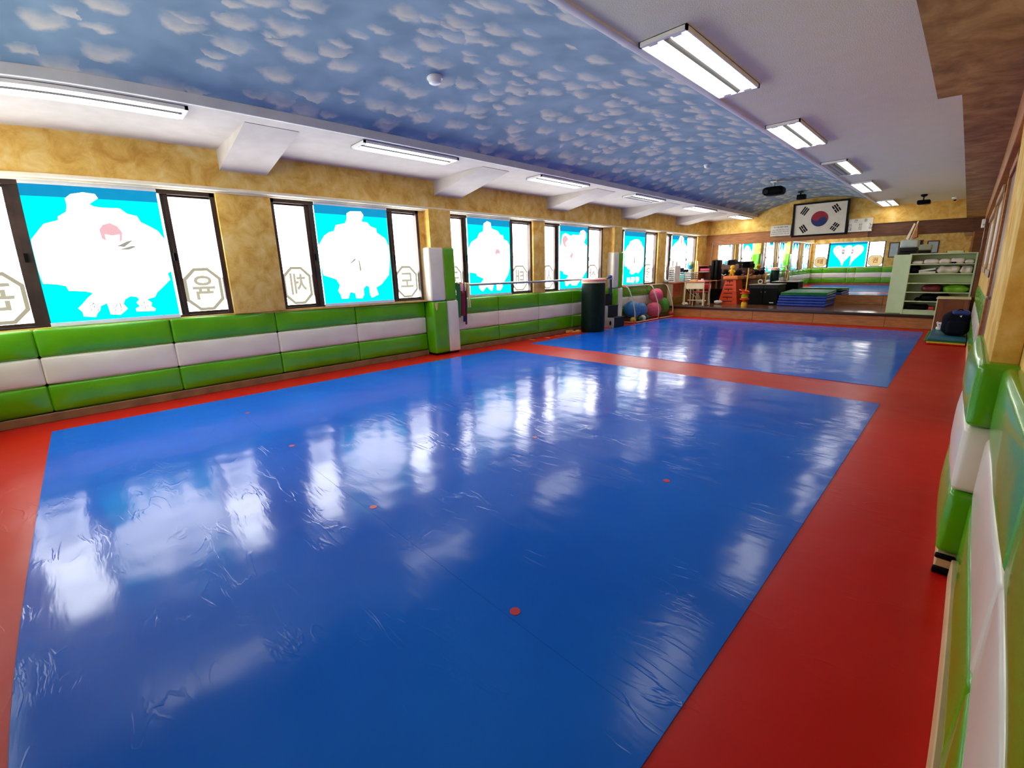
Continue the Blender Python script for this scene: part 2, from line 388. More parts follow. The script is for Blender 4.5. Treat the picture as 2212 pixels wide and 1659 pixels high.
    def prism(s, poly, to3, t):
        """flat outline with thickness; to3(u, v, d) gives the place of outline point (u, v) at depth d"""
        b = bmesh.new()
        vs = [b.verts.new(to3(u, v, 0)) for u, v in poly]; b.faces.new(vs); b.normal_update()
        bmesh.ops.triangulate(b, faces=b.faces[:])
        r = bmesh.ops.extrude_face_region(b, geom=b.faces[:])
        o3 = Vector(to3(0, 0, 0)); dv = Vector(to3(0, 0, t))-o3
        for g in r['geom']:
            if isinstance(g, bmesh.types.BMVert): g.co += dv
        bmesh.ops.recalc_face_normals(b, faces=b.faces[:])
        return s.bm(b)
    def xf(s, mat, k0=0):
        for i in range(k0, len(s.v)): s.v[i] = (mat @ Vector(s.v[i]))[:]
        return s

def mesh_of(name, mb, mats, off=Vector((0, 0, 0)), sharp=38):
    me = bpy.data.meshes.new(name)
    me.from_pydata([(v[0]-off.x, v[1]-off.y, v[2]-off.z) for v in mb.v], [], mb.f)
    for m in (mats if isinstance(mats, (list, tuple)) else [mats]): me.materials.append(m)
    if len(me.materials) > 1: me.polygons.foreach_set('material_index', mb.mi)
    me.polygons.foreach_set('use_smooth', [True]*len(me.polygons))
    me.update()
    me.set_sharp_from_angle(angle=math.radians(sharp))
    return me
def wl(o):
    p = Vector((0, 0, 0))
    while o is not None: p += o.location; o = o.parent
    return p
def root(name, label, cat, loc=(0, 0, 0), rz=0, group=None):
    o = bpy.data.objects.new(name, None); COL.objects.link(o); o.empty_display_size = .05
    o.location = loc; o.rotation_euler = (0, 0, rz)
    o['label'] = label; o['category'] = cat
    if group: o['group'] = group
    return o
def part(name, mb, mat, parent, label=None, local=False, kind=None, sharp=38):
    off = Vector((0, 0, 0)) if local else wl(parent)
    o = bpy.data.objects.new(name, mesh_of(name, mb, mat, off, sharp)); COL.objects.link(o); o.parent = parent
    if label: o['label'] = label
    if kind: o['kind'] = kind
    return o
def single(name, mb, mat, label, cat, loc=(0, 0, 0), group=None, sharp=38):
    l = Vector(loc); o = bpy.data.objects.new(name, mesh_of(name, mb, mat, l, sharp)); COL.objects.link(o); o.location = l
    o['label'] = label; o['category'] = cat
    if group: o['group'] = group
    return o
def struct(name, mb=None, mat=None, parent=None, label=None):
    o = bpy.data.objects.new(name, mesh_of(name, mb, mat) if mb else None); COL.objects.link(o)
    if parent is not None: o.parent = parent
    else: o['kind'] = 'structure'
    if label: o['label'] = label
    return o
def dup(r, loc, rz=None, label=None, group=None):
    c = r.copy(); COL.objects.link(c); c.location = loc
    if rz is not None: c.rotation_euler = (0, 0, rz)
    if label: c['label'] = label
    if group: c['group'] = group
    for ch in list(r.children):
        d = ch.copy(); COL.objects.link(d); d.parent = c
        for g in list(ch.children):
            e = g.copy(); COL.objects.link(e); e.parent = d
    return c
def text_mb(txt, size, to3, t=.001, bold=0):
    """flat lettering as geometry; to3(u, v, d) places it, centred on (0, 0)"""
    cu = bpy.data.curves.new('lettering', 'FONT'); cu.body = txt; cu.size = size; cu.align_x = 'CENTER'; cu.align_y = 'CENTER'
    cu.resolution_u = 3; cu.offset = bold*size
    ob = bpy.data.objects.new('lettering', cu); COL.objects.link(ob)
    dg = bpy.context.evaluated_depsgraph_get()
    me = bpy.data.meshes.new_from_object(ob.evaluated_get(dg))
    mb = MB()
    if len(me.vertices):
        mb.add([to3(v.co.x, v.co.y, t) for v in me.vertices], [list(p.vertices) for p in me.polygons])
    bpy.data.objects.remove(ob); bpy.data.curves.remove(cu); bpy.data.meshes.remove(me)
    return mb
def grid(mb, fn, nu, nv):
    vs = [fn(i/nu, j/nv) for j in range(nv+1) for i in range(nu+1)]
    fs = [(j*(nu+1)+i, j*(nu+1)+i+1, (j+1)*(nu+1)+i+1, (j+1)*(nu+1)+i) for j in range(nv) for i in range(nu)]
    return mb.add(vs, fs)

XL, XR, YB, YR = -6.24, .20, 14.5, -1.15     # left, right, back wall faces and the wall behind the camera
ZS = .28                                      # stage height

# ------------------------------------------------------------------ floor
fl = struct('floor', MB().box(XL-.1, XR+.2, YR-.1, YB+.1, -.06, 0), REDF)
ys = [-.433, .933, 2.313, 3.69, 5.12]
for a, b in zip(ys[:-1], ys[1:]):
    part('blue_mat_sheet', MB().box(-5.53, -.395, a+.0001, b-.0001, -.01, .004, .0006), BLUEF, fl)
ys = [5.875, 7.23, 8.59, 9.95, 11.30]
for a, b in zip(ys[:-1], ys[1:]):
    part('blue_mat_sheet', MB().box(-5.555, -.42, a+.0001, b-.0001, -.01, .004, .0006), BLUEF, fl)
for x, y in ((-1.02, .968), (-2.15, .968), (-3.49, .975), (-4.75, .978), (-1.11, 2.36), (-2.2, 2.36)):
    r = .02
    part('position_dot', MB().cyl((x, y, .003), (x, y, .0055), r, n=20), DOTM, fl, 'small red position dot on the blue mat')

# ------------------------------------------------------------------ stage
st = struct('trim_1', MB().box(-6.2, XR, 11.84, YB, 0, ZS-.012), WOODD, label='raised stage platform')
for i in range(5):
    a, b = -6.2+i*1.28, -6.2+(i+1)*1.28
    part('riser_board', MB().box(a+.002, b-.002, 11.815, 11.845, .002, .222, .003), WOOD, st)
part('nosing', MB().box(-6.2, XR, 11.785, 11.86, .222, ZS, .006, 2), NOSE, st)
part('stage_top', MB().box(-6.2, XR, 11.86, YB, ZS-.012, ZS, .001), STAGET, st)

# ------------------------------------------------------------------ ceiling
ce = struct('ceiling', MB().box(XL-.1, XR+.2, YR-.1, YB+.1, 3.1, 3.2), WHITE)
part('flat_panel', MB().box(-6.3, -4.58, YR, YB, 2.66, 2.735), WHITE, ce, 'white flat ceiling strip above the windows')
part('flat_panel', MB().box(-1.72, XR+.1, YR, YB, 2.66, 2.72), GREYC, ce, 'grey papered flat ceiling over the right side')
part('cornice_strip', MB().box(-1.775, -1.715, YR, YB, 2.645, 2.715, .008, 2), TRIM, ce)
part('cornice_strip', MB().box(-4.60, -4.575, YR, YB, 2.655, 2.74, .004), TRIM, ce)
x0, x1, z0, sg = -4.585, -1.73, 2.735, .285
hw = (x1-x0)/2; Rr = (hw*hw+sg*sg)/(2*sg); xc = (x0+x1)/2
def vz(x): return z0+sg-Rr+math.sqrt(max(Rr*Rr-(x-xc)**2, 0))
vm = MB(); grid(vm, lambda u, v: (x0+(x1-x0)*u, YR+(YB-YR)*v, vz(x0+(x1-x0)*u)), 36, 16)
vm.f = [f[::-1] for f in vm.f]
part('cloud_vault', vm, SKY, ce, 'shallow blue vault papered with a white cloud print', sharp=60)
for (a, b) in ((1.36, 1.84), (4.2, 4.69), (6.8, 7.38), (9.45, 10.0), (12.2, 12.75)):
    bmx = MB().add([(-5.95, a, 2.45), (-5.95, b, 2.45), (-5.95, b, 2.67), (-5.95, a, 2.67), (-4.8, a, 2.655), (-4.8, b, 2.655), (-4.8, b, 2.67), (-4.8, a, 2.67)],
                   [(0, 1, 2, 3), (4, 7, 6, 5), (0, 4, 5, 1), (3, 2, 6, 7), (0, 3, 7, 4), (1, 5, 6, 2)])
    part('haunched_beam', bmx, WHITE, ce)
part('bulkhead', MB().box(-.16, XR+.15, 4.0, YB, 2.25, 2.68), YELD, ce, 'yellow plaster bulkhead along the right wall, coloured as if in shade')
part('bulkhead', MB().box(-.275, XR+.15, YR, 4.0, 2.25, 2.68), YELD, ce, 'wider yellow plaster bulkhead nearest the camera, coloured as if in shade')

# ------------------------------------------------------------------ walls
wleft = struct('wall_left', MB().box(XL-.2, XL, YR-.1, YB+.1, 0, 3.1), YEL)
PIERS = [(-1.15, -.86), (1.29, 1.86), (3.945, 4.04), (4.04, 4.45), (6.465, 6.805), (8.845, 9.11), (9.11, 9.43), (11.365, 11.815), (13.8, 14.5)]
for a, b in PIERS:
    col = (abs(a-4.04) < .01 or abs(a-9.11) < .01)
    if (b-a) < .3 and not col: part('pier', MB().box(XL, -6.05, a, b, .88, 2.25), YEL, wleft)
    else: part('column' if col else 'pier', MB().box(XL, -5.905 if col else -6.0, a, b, (.9 if col else .886), 2.25, .006, 2), YEL, wleft)
part('window_sill', MB().box(XL, -6.03, YR, YB, .868, .896, .004), YEL, wleft)
part('valance', MB().box(XL, -5.94, YR, YB, 2.265, 2.67), YEL, wleft, 'yellow plaster band above the windows')
part('curtain_rail', MB().box(-5.99, -5.92, YR, 14.3, 2.238, 2.272, .008, 2).box(-6.045, -5.99, YR, 14.3, 2.222, 2.262, .004).box(-6.2, -6.05, YR, 14.3, 2.246, 2.262), RAIL, wleft, 'pale metal curtain rail under the band')

wback = struct('wall_back', MB().box(XL-.1, XR+.2, YB, YB+.15, 0, 3.1), TAN)
part('upper_band', MB().box(-5.95, XR, 14.42, YB, 2.26, 3.05), YEL, wback)
for i in range(3):
    part('wood_board', MB().box(-5.94+i*2.0, -5.94+(i+1)*2.0-.003 if i < 2 else XR, 14.455, YB, 1.945, 2.26), WOODD if i == 2 else WOOD, wback)
for i in range(4):
    part('lower_board', MB().box(-5.62+i*1.4, -5.62+(i+1)*1.4-.004, 14.43, YB, ZS, .512, .003), WOOD, wback)
part('side_post', MB().box(-.005, .03, 14.34, 14.44, ZS, 1.95, .004), WOOD, wback)
part('side_board', MB().box(.03, XR, 14.3, YB, ZS, 2.25), WOODD, wback, 'dark brown door board in the corner')

wright = struct('wall_right', MB().box(XR, XR+.25, YR-.1, YB+.1, 0, 3.1), YEL)
part('pillar', MB().box(.118, XR, 2.42, 3.3, 0, 2.25, .008, 2), YEL, wright)
part('header_board', MB().box(.125, XR, 3.3, 12.2, 2.02, 2.25, .004), WOOD, wright)
part('post', MB().box(.14, XR, 11.68, 12.3, 0, 2.02, .004), WOODD, wright, 'dark brown post beside the shelf unit')
d1 = struct('door_1')
part('door_frame', MB().box(.165, XR, 4.62, 4.74, 0, 2.02, .004).box(.165, XR, 5.78, 5.9, 0, 2.02, .004).box(.165, XR, 4.62, 5.9, 1.96, 2.03, .004), WOOD, d1)
part('door_leaf', MB().box(.185, XR, 4.74, 5.78, 0.01, 1.96, .003), WOODD, d1)
part('door_handle', MB().cyl((.185, 4.83, 1.0), (.15, 4.83, 1.0), .01).cyl((.15, 4.83, 1.0), (.15, 4.95, 1.0), .01), METAL, d1)
# the wall behind the camera, seen in the mirror
wfront = struct('wall_front', MB().box(XL-.1, XR+.2, YR-.25, YR-.1, 0, 3.1), YEL)
part('wall_facing', MB().box(-3.2, XR, YR-.1, YR, 0, 3.05).box(XL, -3.2, YR-.1, YR, 0, .9).box(XL, -3.2, YR-.1, YR, 2.19, 3.05).box(XL, -5.88, YR-.1, YR, .9, 2.19), YEL, wfront)

# ------------------------------------------------------------------ windows and banners
BLOB={1:[[(300,902),(345,934),(435,952),(521,944),(537,915),(465,869),(493,853),(554,847),(684,848),(734,810),(808,795),(828,750),(901,715),(956,684),(996,619),(996,581),(996,543),(996,466),(996,360),(966,342),(977,293),(908,237),(846,192),(818,154),(748,139),(783,108),(772,80),(804,58),(795,40),(644,45),(643,69),(682,86),(658,116),(688,142),(668,163),(625,170),(577,149),(555,113),(580,73),(546,48),(513,27),(439,37),(435,83),(430,125),(379,105),(368,74),(345,53),(325,23),(238,34),(237,70),(212,98),(249,127),(294,169),(346,207),(296,223),(177,233),(167,268),(103,284),(15,292),(10,326),(4,385),(4,427),(4,493),(4,575),(9,608),(65,666),(116,717),(220,745),(222,770),(288,806),(303,857)]],2:[[(422,928),(466,948),(622,956),(652,920),(617,851),(696,848),(744,806),(823,790),(826,746),(948,685),(985,608),(990,505),(973,375),(951,284),(824,183),(736,148),(763,69),(657,36),(635,75),(629,164),(586,172),(546,141),(546,78),(514,36),(427,40),(418,96),(351,111),(317,45),(225,43),(214,86),(187,130),(220,189),(179,251),(109,271),(18,296),(7,385),(4,479),(5,596),(88,691),(157,728),(223,741),(256,802),(382,824),(413,868)]],3:[[(367,930),(449,964),(529,949),(546,874),(697,847),(754,798),(826,793),(835,742),(932,718),(979,666),(981,507),(971,347),(927,253),(834,174),(769,122),(779,88),(713,36),(629,45),(623,138),(589,172),(549,113),(508,35),(439,64),(383,104),(346,79),(285,36),(219,70),(199,109),(322,209),(166,250),(146,282),(4,296),(4,440),(4,600),(70,687),(206,739),(256,803),(348,830)]],4:[[(63,805),(95,857),(193,881),(292,865),(376,841),(443,865),(683,862),(735,932),(840,950),(921,921),(940,837),(861,751),(978,698),(986,289),(833,172),(744,127),(603,44),(428,49),(394,88),(360,82),(241,38),(199,63),(183,124),(309,214),(141,240),(109,278),(11,298),(10,658),(46,717)]],5:[[(495,857),(667,856),(809,802),(850,751),(942,705),(970,468),(939,344),(830,260),(708,205),(607,235),(510,204),(390,187),(292,221),(324,280),(192,300),(167,333),(49,352),(31,469),(33,623),(144,723),(225,752),(257,807)],[(161,41),(179,132),(321,129),(363,36)],[(387,35),(393,137),(539,134),(567,86),(497,23)],[(619,29),(612,141),(775,129),(767,63),(694,27)]],6:[[(504,989),(607,996),(763,954),(763,879),(894,823),(974,765),(974,262),(819,173),(514,114),(42,253),(7,724),(203,831),(403,882)]]}
HEART = [[(500, 740), (560, 830), (680, 880), (800, 860), (880, 780), (890, 660), (820, 520), (680, 360), (560, 210), (520, 60), (480, 60), (440, 210), (320, 360), (180, 520), (110, 660), (120, 780), (200, 860), (320, 880), (440, 830)]]
PATCH = {1: [[(497, 684), (528, 720), (586, 737), (637, 713), (666, 669), (655, 615), (630, 588), (643, 651), (585, 641), (531, 649), (530, 601), (502, 618)]],
         3: [[(615, 560), (640, 600), (690, 610), (730, 580), (740, 520), (715, 545), (660, 548), (640, 500)]],
         4: [[(79, 784), (128, 836), (209, 845), (292, 787), (226, 757), (184, 726), (234, 675), (209, 660), (135, 689), (87, 747)], [(452, 594), (469, 571), (427, 476), (334, 522)]],
         7: [[(430, 620), (570, 620), (565, 690), (535, 730), (465, 730), (435, 690)], [(230, 760), (300, 770), (290, 820), (240, 815)]],
         6: [[(560, 980), (660, 960), (660, 860), (600, 800), (560, 850)]]}
MARKS = {1: [[(600, 560), (690, 600), (740, 610), (660, 555)], [(610, 535), (720, 565), (760, 560), (690, 535)]],
         2: [[(470, 470), (400, 420), (405, 410), (480, 452)], [(530, 450), (545, 340), (520, 330), (515, 440)]],
         3: [[(540, 480), (545, 440), (555, 440), (550, 480)]],
         7: [[(430, 612), (570, 612), (560, 560), (520, 520), (470, 525), (440, 560)]],
         5: [[(500, 540), (520, 520), (520, 430), (545, 430), (500, 385), (455, 430), (480, 430), (480, 520)]]}
class Plane:
    """a flat plane on a wall: along runs in plan, front is the direction into the room"""
    def __init__(s, o, along, front): s.o = Vector(o); s.a = Vector(along); s.n = Vector(front)
    def at(s, u, z, d): return (s.o+s.a*u+s.n*d+Vector((0, 0, z)))[:]
    def box(s, mb, u0, u1, z0, z1, d0, d1, bev=0):
        k = len(mb.v); mb.box(u0, u1, d0, d1, z0, z1, bev)
        for i in range(k, len(mb.v)): u, d, z = mb.v[i]; mb.v[i] = s.at(u, z, d)
        flip = s.a.cross(s.n).z < 0
        if flip:
            for i in range(len(mb.f)):
                if min(mb.f[i]) >= k: mb.f[i] = mb.f[i][::-1]
        return mb
Z0, Z1 = .905, 2.19
def window(n, P, U, chars, flip):
    """U: jamb, left pane, banner, right pane, jamb along the wall"""
    (j0, l0, l1, b0, b1, r0, r1, j1) = U
    wn = struct('window_%d' % n)
    fr = MB()
    P.box(fr, j0, j1, Z1-.01, Z1+.06, -.10, .015); P.box(fr, j0, j1, Z0-.035, Z0+.01, -.10, .02)
    P.box(fr, j0, l0, Z0-.02, Z1+.04, -.10, .015); P.box(fr, r1, j1, Z0-.02, Z1+.04, -.10, .015)
    part('outer_frame', fr, DARKAL, wn)
    for a, b in ((l1, b0), (b1+.028, r0)):
        m = (a+b)/2
        sb = MB(); P.box(sb, a, m+.004, Z0, Z1, -.075, -.02); P.box(sb, m-.002, b, Z0, Z1, -.055, .0)
        s_ = part('sash_stile', sb, DARKAL, wn)
        hb = MB(); P.box(hb, m-.012, m+.012, (Z0+Z1)/2-.05, (Z0+Z1)/2+.03, -.005, .025); part('sash_latch', hb, BLACK, s_)
    for (a, b, ch) in ((l0, l1, chars[0]), (b0, b1+.03, None), (r0, r1, chars[1])):
        pm = MB(); P.box(pm, a, b, Z0, Z1, -.07, -.064)
        pn = part('frosted_pane', pm, PANE, wn)
        if ch is not None or a != b0:
            for za, zb in ((Z0+.005, Z0+.038), (Z1-.03, Z1)):
                rm = MB(); P.box(rm, a, b, za, zb, -.062, -.035); part('sash_rail', rm, DARKAL, wn)
        if ch:
            c = (a+b)/2; hwid = (b-a)/2-.006; hh = .275 if n == 7 else .238; zc = Z0+.04+hh
            k = min(.12, hwid*.62)
            oc = [(-hwid, -hh+k), (-hwid+k, -hh), (hwid-k, -hh), (hwid, -hh+k), (hwid, hh-k), (hwid-k, hh), (-hwid+k, hh), (-hwid, hh-k)]
            part('octagon_sticker', MB().prism(oc, lambda u, v, d: P.at(c+u, zc+v, -.0635+d), .001), INKO, pn)
            oc2 = [(x*(1-.034/hwid), y*(1-.034/hh)) for x, y in oc]
            part('sticker_field', MB().prism(oc2, lambda u, v, d: P.at(c+u, zc+v, -.0622+d), .001), STICKR if n == 7 else STICK, pn)
            sx = -1 if flip else 1
            wid = min(1.0, hwid*2/.42)
            part('sticker_letter', text_mb(ch, .29, lambda u, v, d: P.at(c+sx*u*wid, zc+v, -.0605+d), bold=.022), INKR if n == 7 else INK, pn)
    return wn
def banner(n, P, b0, b1, label, words, outlines=None):
    z0, z1 = Z0-.01, Z1+.01
    c = (b0+b1)/2
    o = root('window_banner', label, 'banner', P.at(c, z0, .03), group=None)
    wd = b1-b0
    part('roller', P_box(P, b0, b1, z1-.01, z1+.03, .005, .04), HOUS, o)
    part('fabric', P_box(P, b0, b1, z0+.035, z1, .022, .025), CYAN, o)
    part('top_hem', P_box(P, b0, b1, z1-.115, z1-.005, .0255, .0275), CYAND, o)
    def to3(u, v, d): return P.at(b0+wd*u/1000, z0+.035+(z1-z0-.035)*v/1000, .028+d)
    pm = MB()
    for poly in (outlines or BLOB[n]): pm.prism(poly, to3, .0012)
    pr = part('printed_cloud', pm, BWHITE, o)
    if n in PATCH:
        for poly in PATCH[n]: part('print_patch', MB().prism(poly, lambda u, v, d: to3(u, v, .0016+d), .0008), BPINK, pr)
    if n in MARKS:
        for poly in MARKS[n]: part('print_mark', MB().prism(poly, lambda u, v, d: to3(u, v, .0016+d), .0008), BGREY, pr)
    for (ch, u, v) in words:
        part('print_letter', text_mb(ch, .1, lambda a, b, d: P.at(b0+wd*u/1000+a, z0+.035+(z1-z0-.035)*v/1000+b, .0305+d)), BGREY, pr)
    part('bottom_bar', P_box(P, b0-.005, b1+.005, z0, z0+.036, .016, .034), BBAR, o)
    return o
def P_box(P, *a):
    return P.box(MB(), *a)
PL = Plane((-6.06, 0, 0), (0, 1, 0), (1, 0, 0))
WINS = [(-.86, -.82, -.385, -.27, .76, .855, 1.24, 1.285), (1.86, 1.905, 2.27, 2.38, 3.405, 3.51, 3.90, 3.945),
        (4.40, 4.44, 4.79, 4.885, 5.87, 5.97, 6.42, 6.465), (6.805, 6.845, 7.2, 7.30, 8.245, 8.345, 8.80, 8.845),
        (9.40, 9.42, 9.65, 9.745, 10.72, 10.84, 11.32, 11.365), (11.815, 11.85, 12.12, 12.21, 13.13, 13.22, 13.755, 13.80)]
CH = [('관', '육'), ('체', '도'), ('권', '태'), ('시', '산'), (None, '명'), ('국', '원')]
BL = ['cyan window banner nearest the camera with a broad white cloud print and pink patch', 'cyan window banner second along the wall, white cloud print with two pointed ears',
      'cyan window banner just past the first padded column, rounded white print', 'cyan window banner behind the round green kick bag with pink arc print',
      'cyan window banner above the ball cage with a small grey down arrow', 'cyan window banner in the far corner behind the globe']
BW = [[('송', 330, 95), ('강', 505, 80), ('호', 720, 80)], [('세', 270, 90), ('계', 475, 90), ('로', 700, 90)], [('꿈', 275, 90), ('나', 450, 90), ('무', 690, 90)],
      [('도', 270, 100), ('전', 500, 100)], [('태', 255, 85), ('권', 465, 85), ('도', 690, 85)], []]
for i, U in enumerate(WINS):
    window(i+1, PL, U, CH[i], True)
    banner(i+1, PL, U[3], U[4], BL[i], BW[i])
PF = Plane((0, YR-.03, 0), (1, 0, 0), (0, 1, 0))
window(7, PF, (-5.9, -5.86, -5.33, -5.24, -3.97, -3.88, -3.25, -3.2), ('태', '권'), False)
banner(7, PF, -5.24, -3.97, 'cyan banner on the wall behind the camera with a white heart, seen in the mirror', [], HEART)

# ------------------------------------------------------------------ wall padding
def padrow(name, label, loc, rz, segs, strips=(('g', .09, .353), ('w', .357, .62), ('g', .624, .885)), dep=.1, bulge=.022, base=True, basemat=None, basef=.02):
    o = root(name, label, 'wall padding', loc, rz)
    L_ = segs[-1]
    for (c, a, b) in strips:
        for i in range(len(segs)-1):
            m = MB().rbox(segs[i]+.0015, segs[i+1]-.0015, 0, dep, a, b, .022, (.002, bulge, .004), 8, .004, 3.5, i+a*10)
            part('cushion', m, GREEN if c == 'g' else CREAM, o, ('green' if c == 'g' else 'white')+' vinyl cushion', local=True)
    if base:
        part('skirting', MB().box(segs[0], L_, -basef, dep, 0, .083, .004), basemat or BASE, o, local=True)
    return o
ang = math.atan2(5.0, -.15)
padrow('wall_padding', 'green and white wall padding beneath the two nearest windows', (-5.955, -1.0, 0), ang, [0, .59, 1.655, 2.735, 3.80, 4.99])
padrow('wall_padding', 'green and white wall padding between the two padded columns', (-5.985, 4.53, 0), PI/2, [0, .96, 2.06, 3.14, 4.2, 4.56])
padrow('wall_padding', 'green and white wall padding behind the ball cage', (-6.105, 9.58, 0), PI/2, [0, .57, 1.5, 2.2])
padrow('wall_padding', 'green and white wall padding close beside the camera on the right', (.155, 2.33, 0), -PI/2, [0, 1.1, 2.2, 3.3], dep=.12, bulge=.012, basemat=LIGHTB, basef=.012)
padrow('wall_padding', 'green and white padding on the far right wall beside the gym mats', (.185, 11.15, 0), -PI/2, [0, 1.05, 2.1, 3.15, 4.2, 5.2], dep=.1, bulge=.012, basemat=LIGHTB, basef=.012)
padrow('wall_padding', 'green and white wall padding behind the camera, seen in the mirror', (.1, YR+.12, 0), PI, [0, 1.1, 2.2, 3.3, 4.4, 5.5, 6.2], dep=.1)
def colpad(label, y0, ym, y1, loc, xf):
    o = root('column_padding', label, 'wall padding', loc)
    part('cushion', MB().rbox(-6.2, xf, y0+.01, ym+.02, .03, .866, .025, (.012, .012, .004), 6, .003, 4, 1), GREEN, o, 'green vinyl cushion')
    part('cushion', MB().rbox(-6.15, xf, ym+.026, y1+.03, .03, .866, .025, (.012, .006, .004), 6, .003, 4, 2), CREAM, o, 'white vinyl cushion')
    part('cushion', MB().rbox(-6.2, xf+.004, y0-.015, ym, .874, 1.69, .025, (.012, .012, .004), 6, .003, 4, 3), CREAM, o, 'white vinyl cushion')
    part('cushion', MB().rbox(-6.15, xf+.004, ym+.006, y1, .874, 1.69, .025, (.012, .006, .004), 6, .003, 4, 4), GREEN, o, 'green vinyl cushion')
    part('foot', MB().box(-6.18, xf-.03, y0+.04, y1-.0, 0, .035), BLACK, o)
    return o
cp = colpad('green and white padding round the nearer window column', 3.995, 4.255, 4.475, (-6.05, 4.25, 0), -5.895)
part('torn_patch', MB().prism([(-.03, .0), (-.012, -.09), (.0, -.12), (.02, -.08), (.028, -.02), (.03, .0)], lambda u, v, d: (-5.872+d, 4.045+u, .845+v), .003), MASK, cp, 'peeled patch showing the beige backing')
colpad('green and white padding round the farther window column', 9.10, 9.315, 9.50, (-6.05, 9.3, 0), -5.895)
# padding on the right hand pillar: two faces turned towards the room and the camera
o = root('column_padding', 'green and white padding on the pillar in front of the brown door', 'wall padding', (.15, 2.8, 0))
for (m_, a, b, q) in ((GREEN, .09, .366, 0), (CREAM, .37, .637, 1), (GREEN, .641, .885, 2)):
    part('cushion', MB().rbox(.088, .22, 2.35, 3.35, a, b, .02, (.022, .012, .004), 8, .003, 5, q), m_, o, ('green' if m_ is GREEN else 'white')+' vinyl cushion')
part('skirting', MB().box(.095, .22, 2.34, 3.35, 0, .085, .004), LIGHTB, o)
part('black_edge', MB().box(.09, .155, 2.325, 2.345, 0, .03, .006, 2), BLACK, o)
part('black_edge', MB().box(.09, .155, 2.325, 2.345, .07, .09, .004), BLACK, o)

# ------------------------------------------------------------------ ceiling lights
def lamp(label, x0, x1, y0, y1, lit, group=None):
    z = 2.66; d = .03
    o = root('ceiling_light', label, 'ceiling light', ((x0+x1)/2, (y0+y1)/2, z), group=group)
    fr = MB().box(x0, x1, y0, y0+.025, z-d, z).box(x0, x1, y1-.025, y1, z-d, z).box(x0, x0+.01, y0, y1, z-d, z).box(x1-.01, x1, y0, y1, z-d, z).box(x0, x1, y0, y1, z-.004, z)
    part('housing', fr, HOUS, o)
    xm = (x0+x1)/2
    part('divider', MB().add([(xm-.024, y0+.025, z-.012), (xm+.024, y0+.025, z-.012), (xm, y0+.025, z-d), (xm-.024, y1-.025, z-.012), (xm+.024, y1-.025, z-.012), (xm, y1-.025, z-d)],
                             [(0, 1, 2), (3, 5, 4), (0, 2, 5, 3), (1, 4, 5, 2), (0, 3, 4, 1)]), LDIV, o)
    for i, l in enumerate(lit):
        a, b = (x0+.012, xm-.012) if i == 0 else (xm+.012, x1-.012)
        c = (a+b)/2; hw2 = (b-a)/2-.018
        tb_ = MB()
        for sgn in (-1, 1): tb_.cyl((c+sgn*hw2*.5, y0+.07, z-.019), (c+sgn*hw2*.5, y1-.045, z-.019), hw2*.5)
        for k in range(len(tb_.v)):
            v = tb_.v[k]; tb_.v[k] = (v[0], v[1], z-.019+(v[2]-(z-.019))*.30)
        part('fluorescent_tube', tb_, TUBEM if l else TUBEOFF, o, None if l else 'unlit tube')
        for yy in (y0+.025, y1-.05):
            part('lamp_holder', MB().box(c-.03, c+.03, yy, yy+.03, z-d+.002, z-.004, .003), HOUS, o)
    return o
LL = ['fluorescent ceiling light over the nearest window, cut by the left edge', 'fluorescent ceiling light second in the row along the windows', 'fluorescent ceiling light third in the row along the windows',
      'half lit ceiling light fourth in the row along the windows', 'fluorescent ceiling light fifth in the row along the windows', 'fluorescent ceiling light at the far end of the window row']
for k, ((y0, y1), lit) in enumerate(zip(((-.36, .91), (2.44, 3.69), (5.2, 6.41), (7.87, 9.04), (10.45, 11.72), (13.2, 14.35)), ((1, 1), (1, 1), (1, 1), (0, 1), (1, 1), (1, 1)))):
    lamp(LL[k], -4.955, -4.655, y0, y1, lit, 'ceiling lights above the windows')
LR = ['large twin tube ceiling light nearest the camera on the grey ceiling', 'twin tube ceiling light second along the grey ceiling', 'ceiling light third along the grey ceiling with its left tube dark',
      'twin tube ceiling light fourth along the grey ceiling', 'twin tube ceiling light farthest along the grey ceiling']
for k, ((y0, y1), lit) in enumerate(zip(((2.84, 4.14), (5.33, 6.52), (7.74, 8.97), (9.98, 11.3), (13.1, 14.3)), ((1, 1), (1, 1), (0, 1), (1, 1), (1, 1)))):
    lamp(LR[k], -1.70, -1.385, y0, y1, lit, 'ceiling lights on the grey ceiling')

# ------------------------------------------------------------------ things on the ceiling
def detector(label, x, y, r):
    z = vz(x)
    o = root('smoke_detector', label, 'smoke detector', (x, y, z))
    part('base', MB().lathe((x, y, z), [(r, -.012), (r, .03)], 24), HOUS, o)
    part('sensor_dome', MB().lathe((x, y, z), [(r*.45, -.055), (r*.72, -.045), (r*.85, -.02), (r*.85, -.012)], 24), HOUS, o)
detector('round white smoke detector in the middle of the cloud vault', -3.65, 2.66, .07)
detector('small white detector on the cloud vault far down the room', -3.5, 8.2, .05)
o = root('projector', 'black projector hanging from the cloud vault in front of the flag', 'projector', (-3.19, 10.9, 3.0))
part('body', MB().rbox(-3.37, -2.99, 10.75, 11.05, 2.745, 2.885, .045, (.01, .01, .02), 5), BLACK, o)
part('lens', MB().cyl((-3.28, 10.76, 2.80), (-3.28, 10.71, 2.80), .04), CHAR, o)
part('mount_pole', MB().cyl((-3.19, 10.9, 2.88), (-3.19, 10.9, 3.0), .022), GREYP, o)
part('mount_plate', MB().box(-3.25, -3.13, 10.84, 10.96, 2.985, 3.01, .004), HOUS, o)
o = root('ceiling_speaker', 'small black boxy device on the cloud vault just above the flag', 'speaker', (-3.12, 12.8, 3.0))
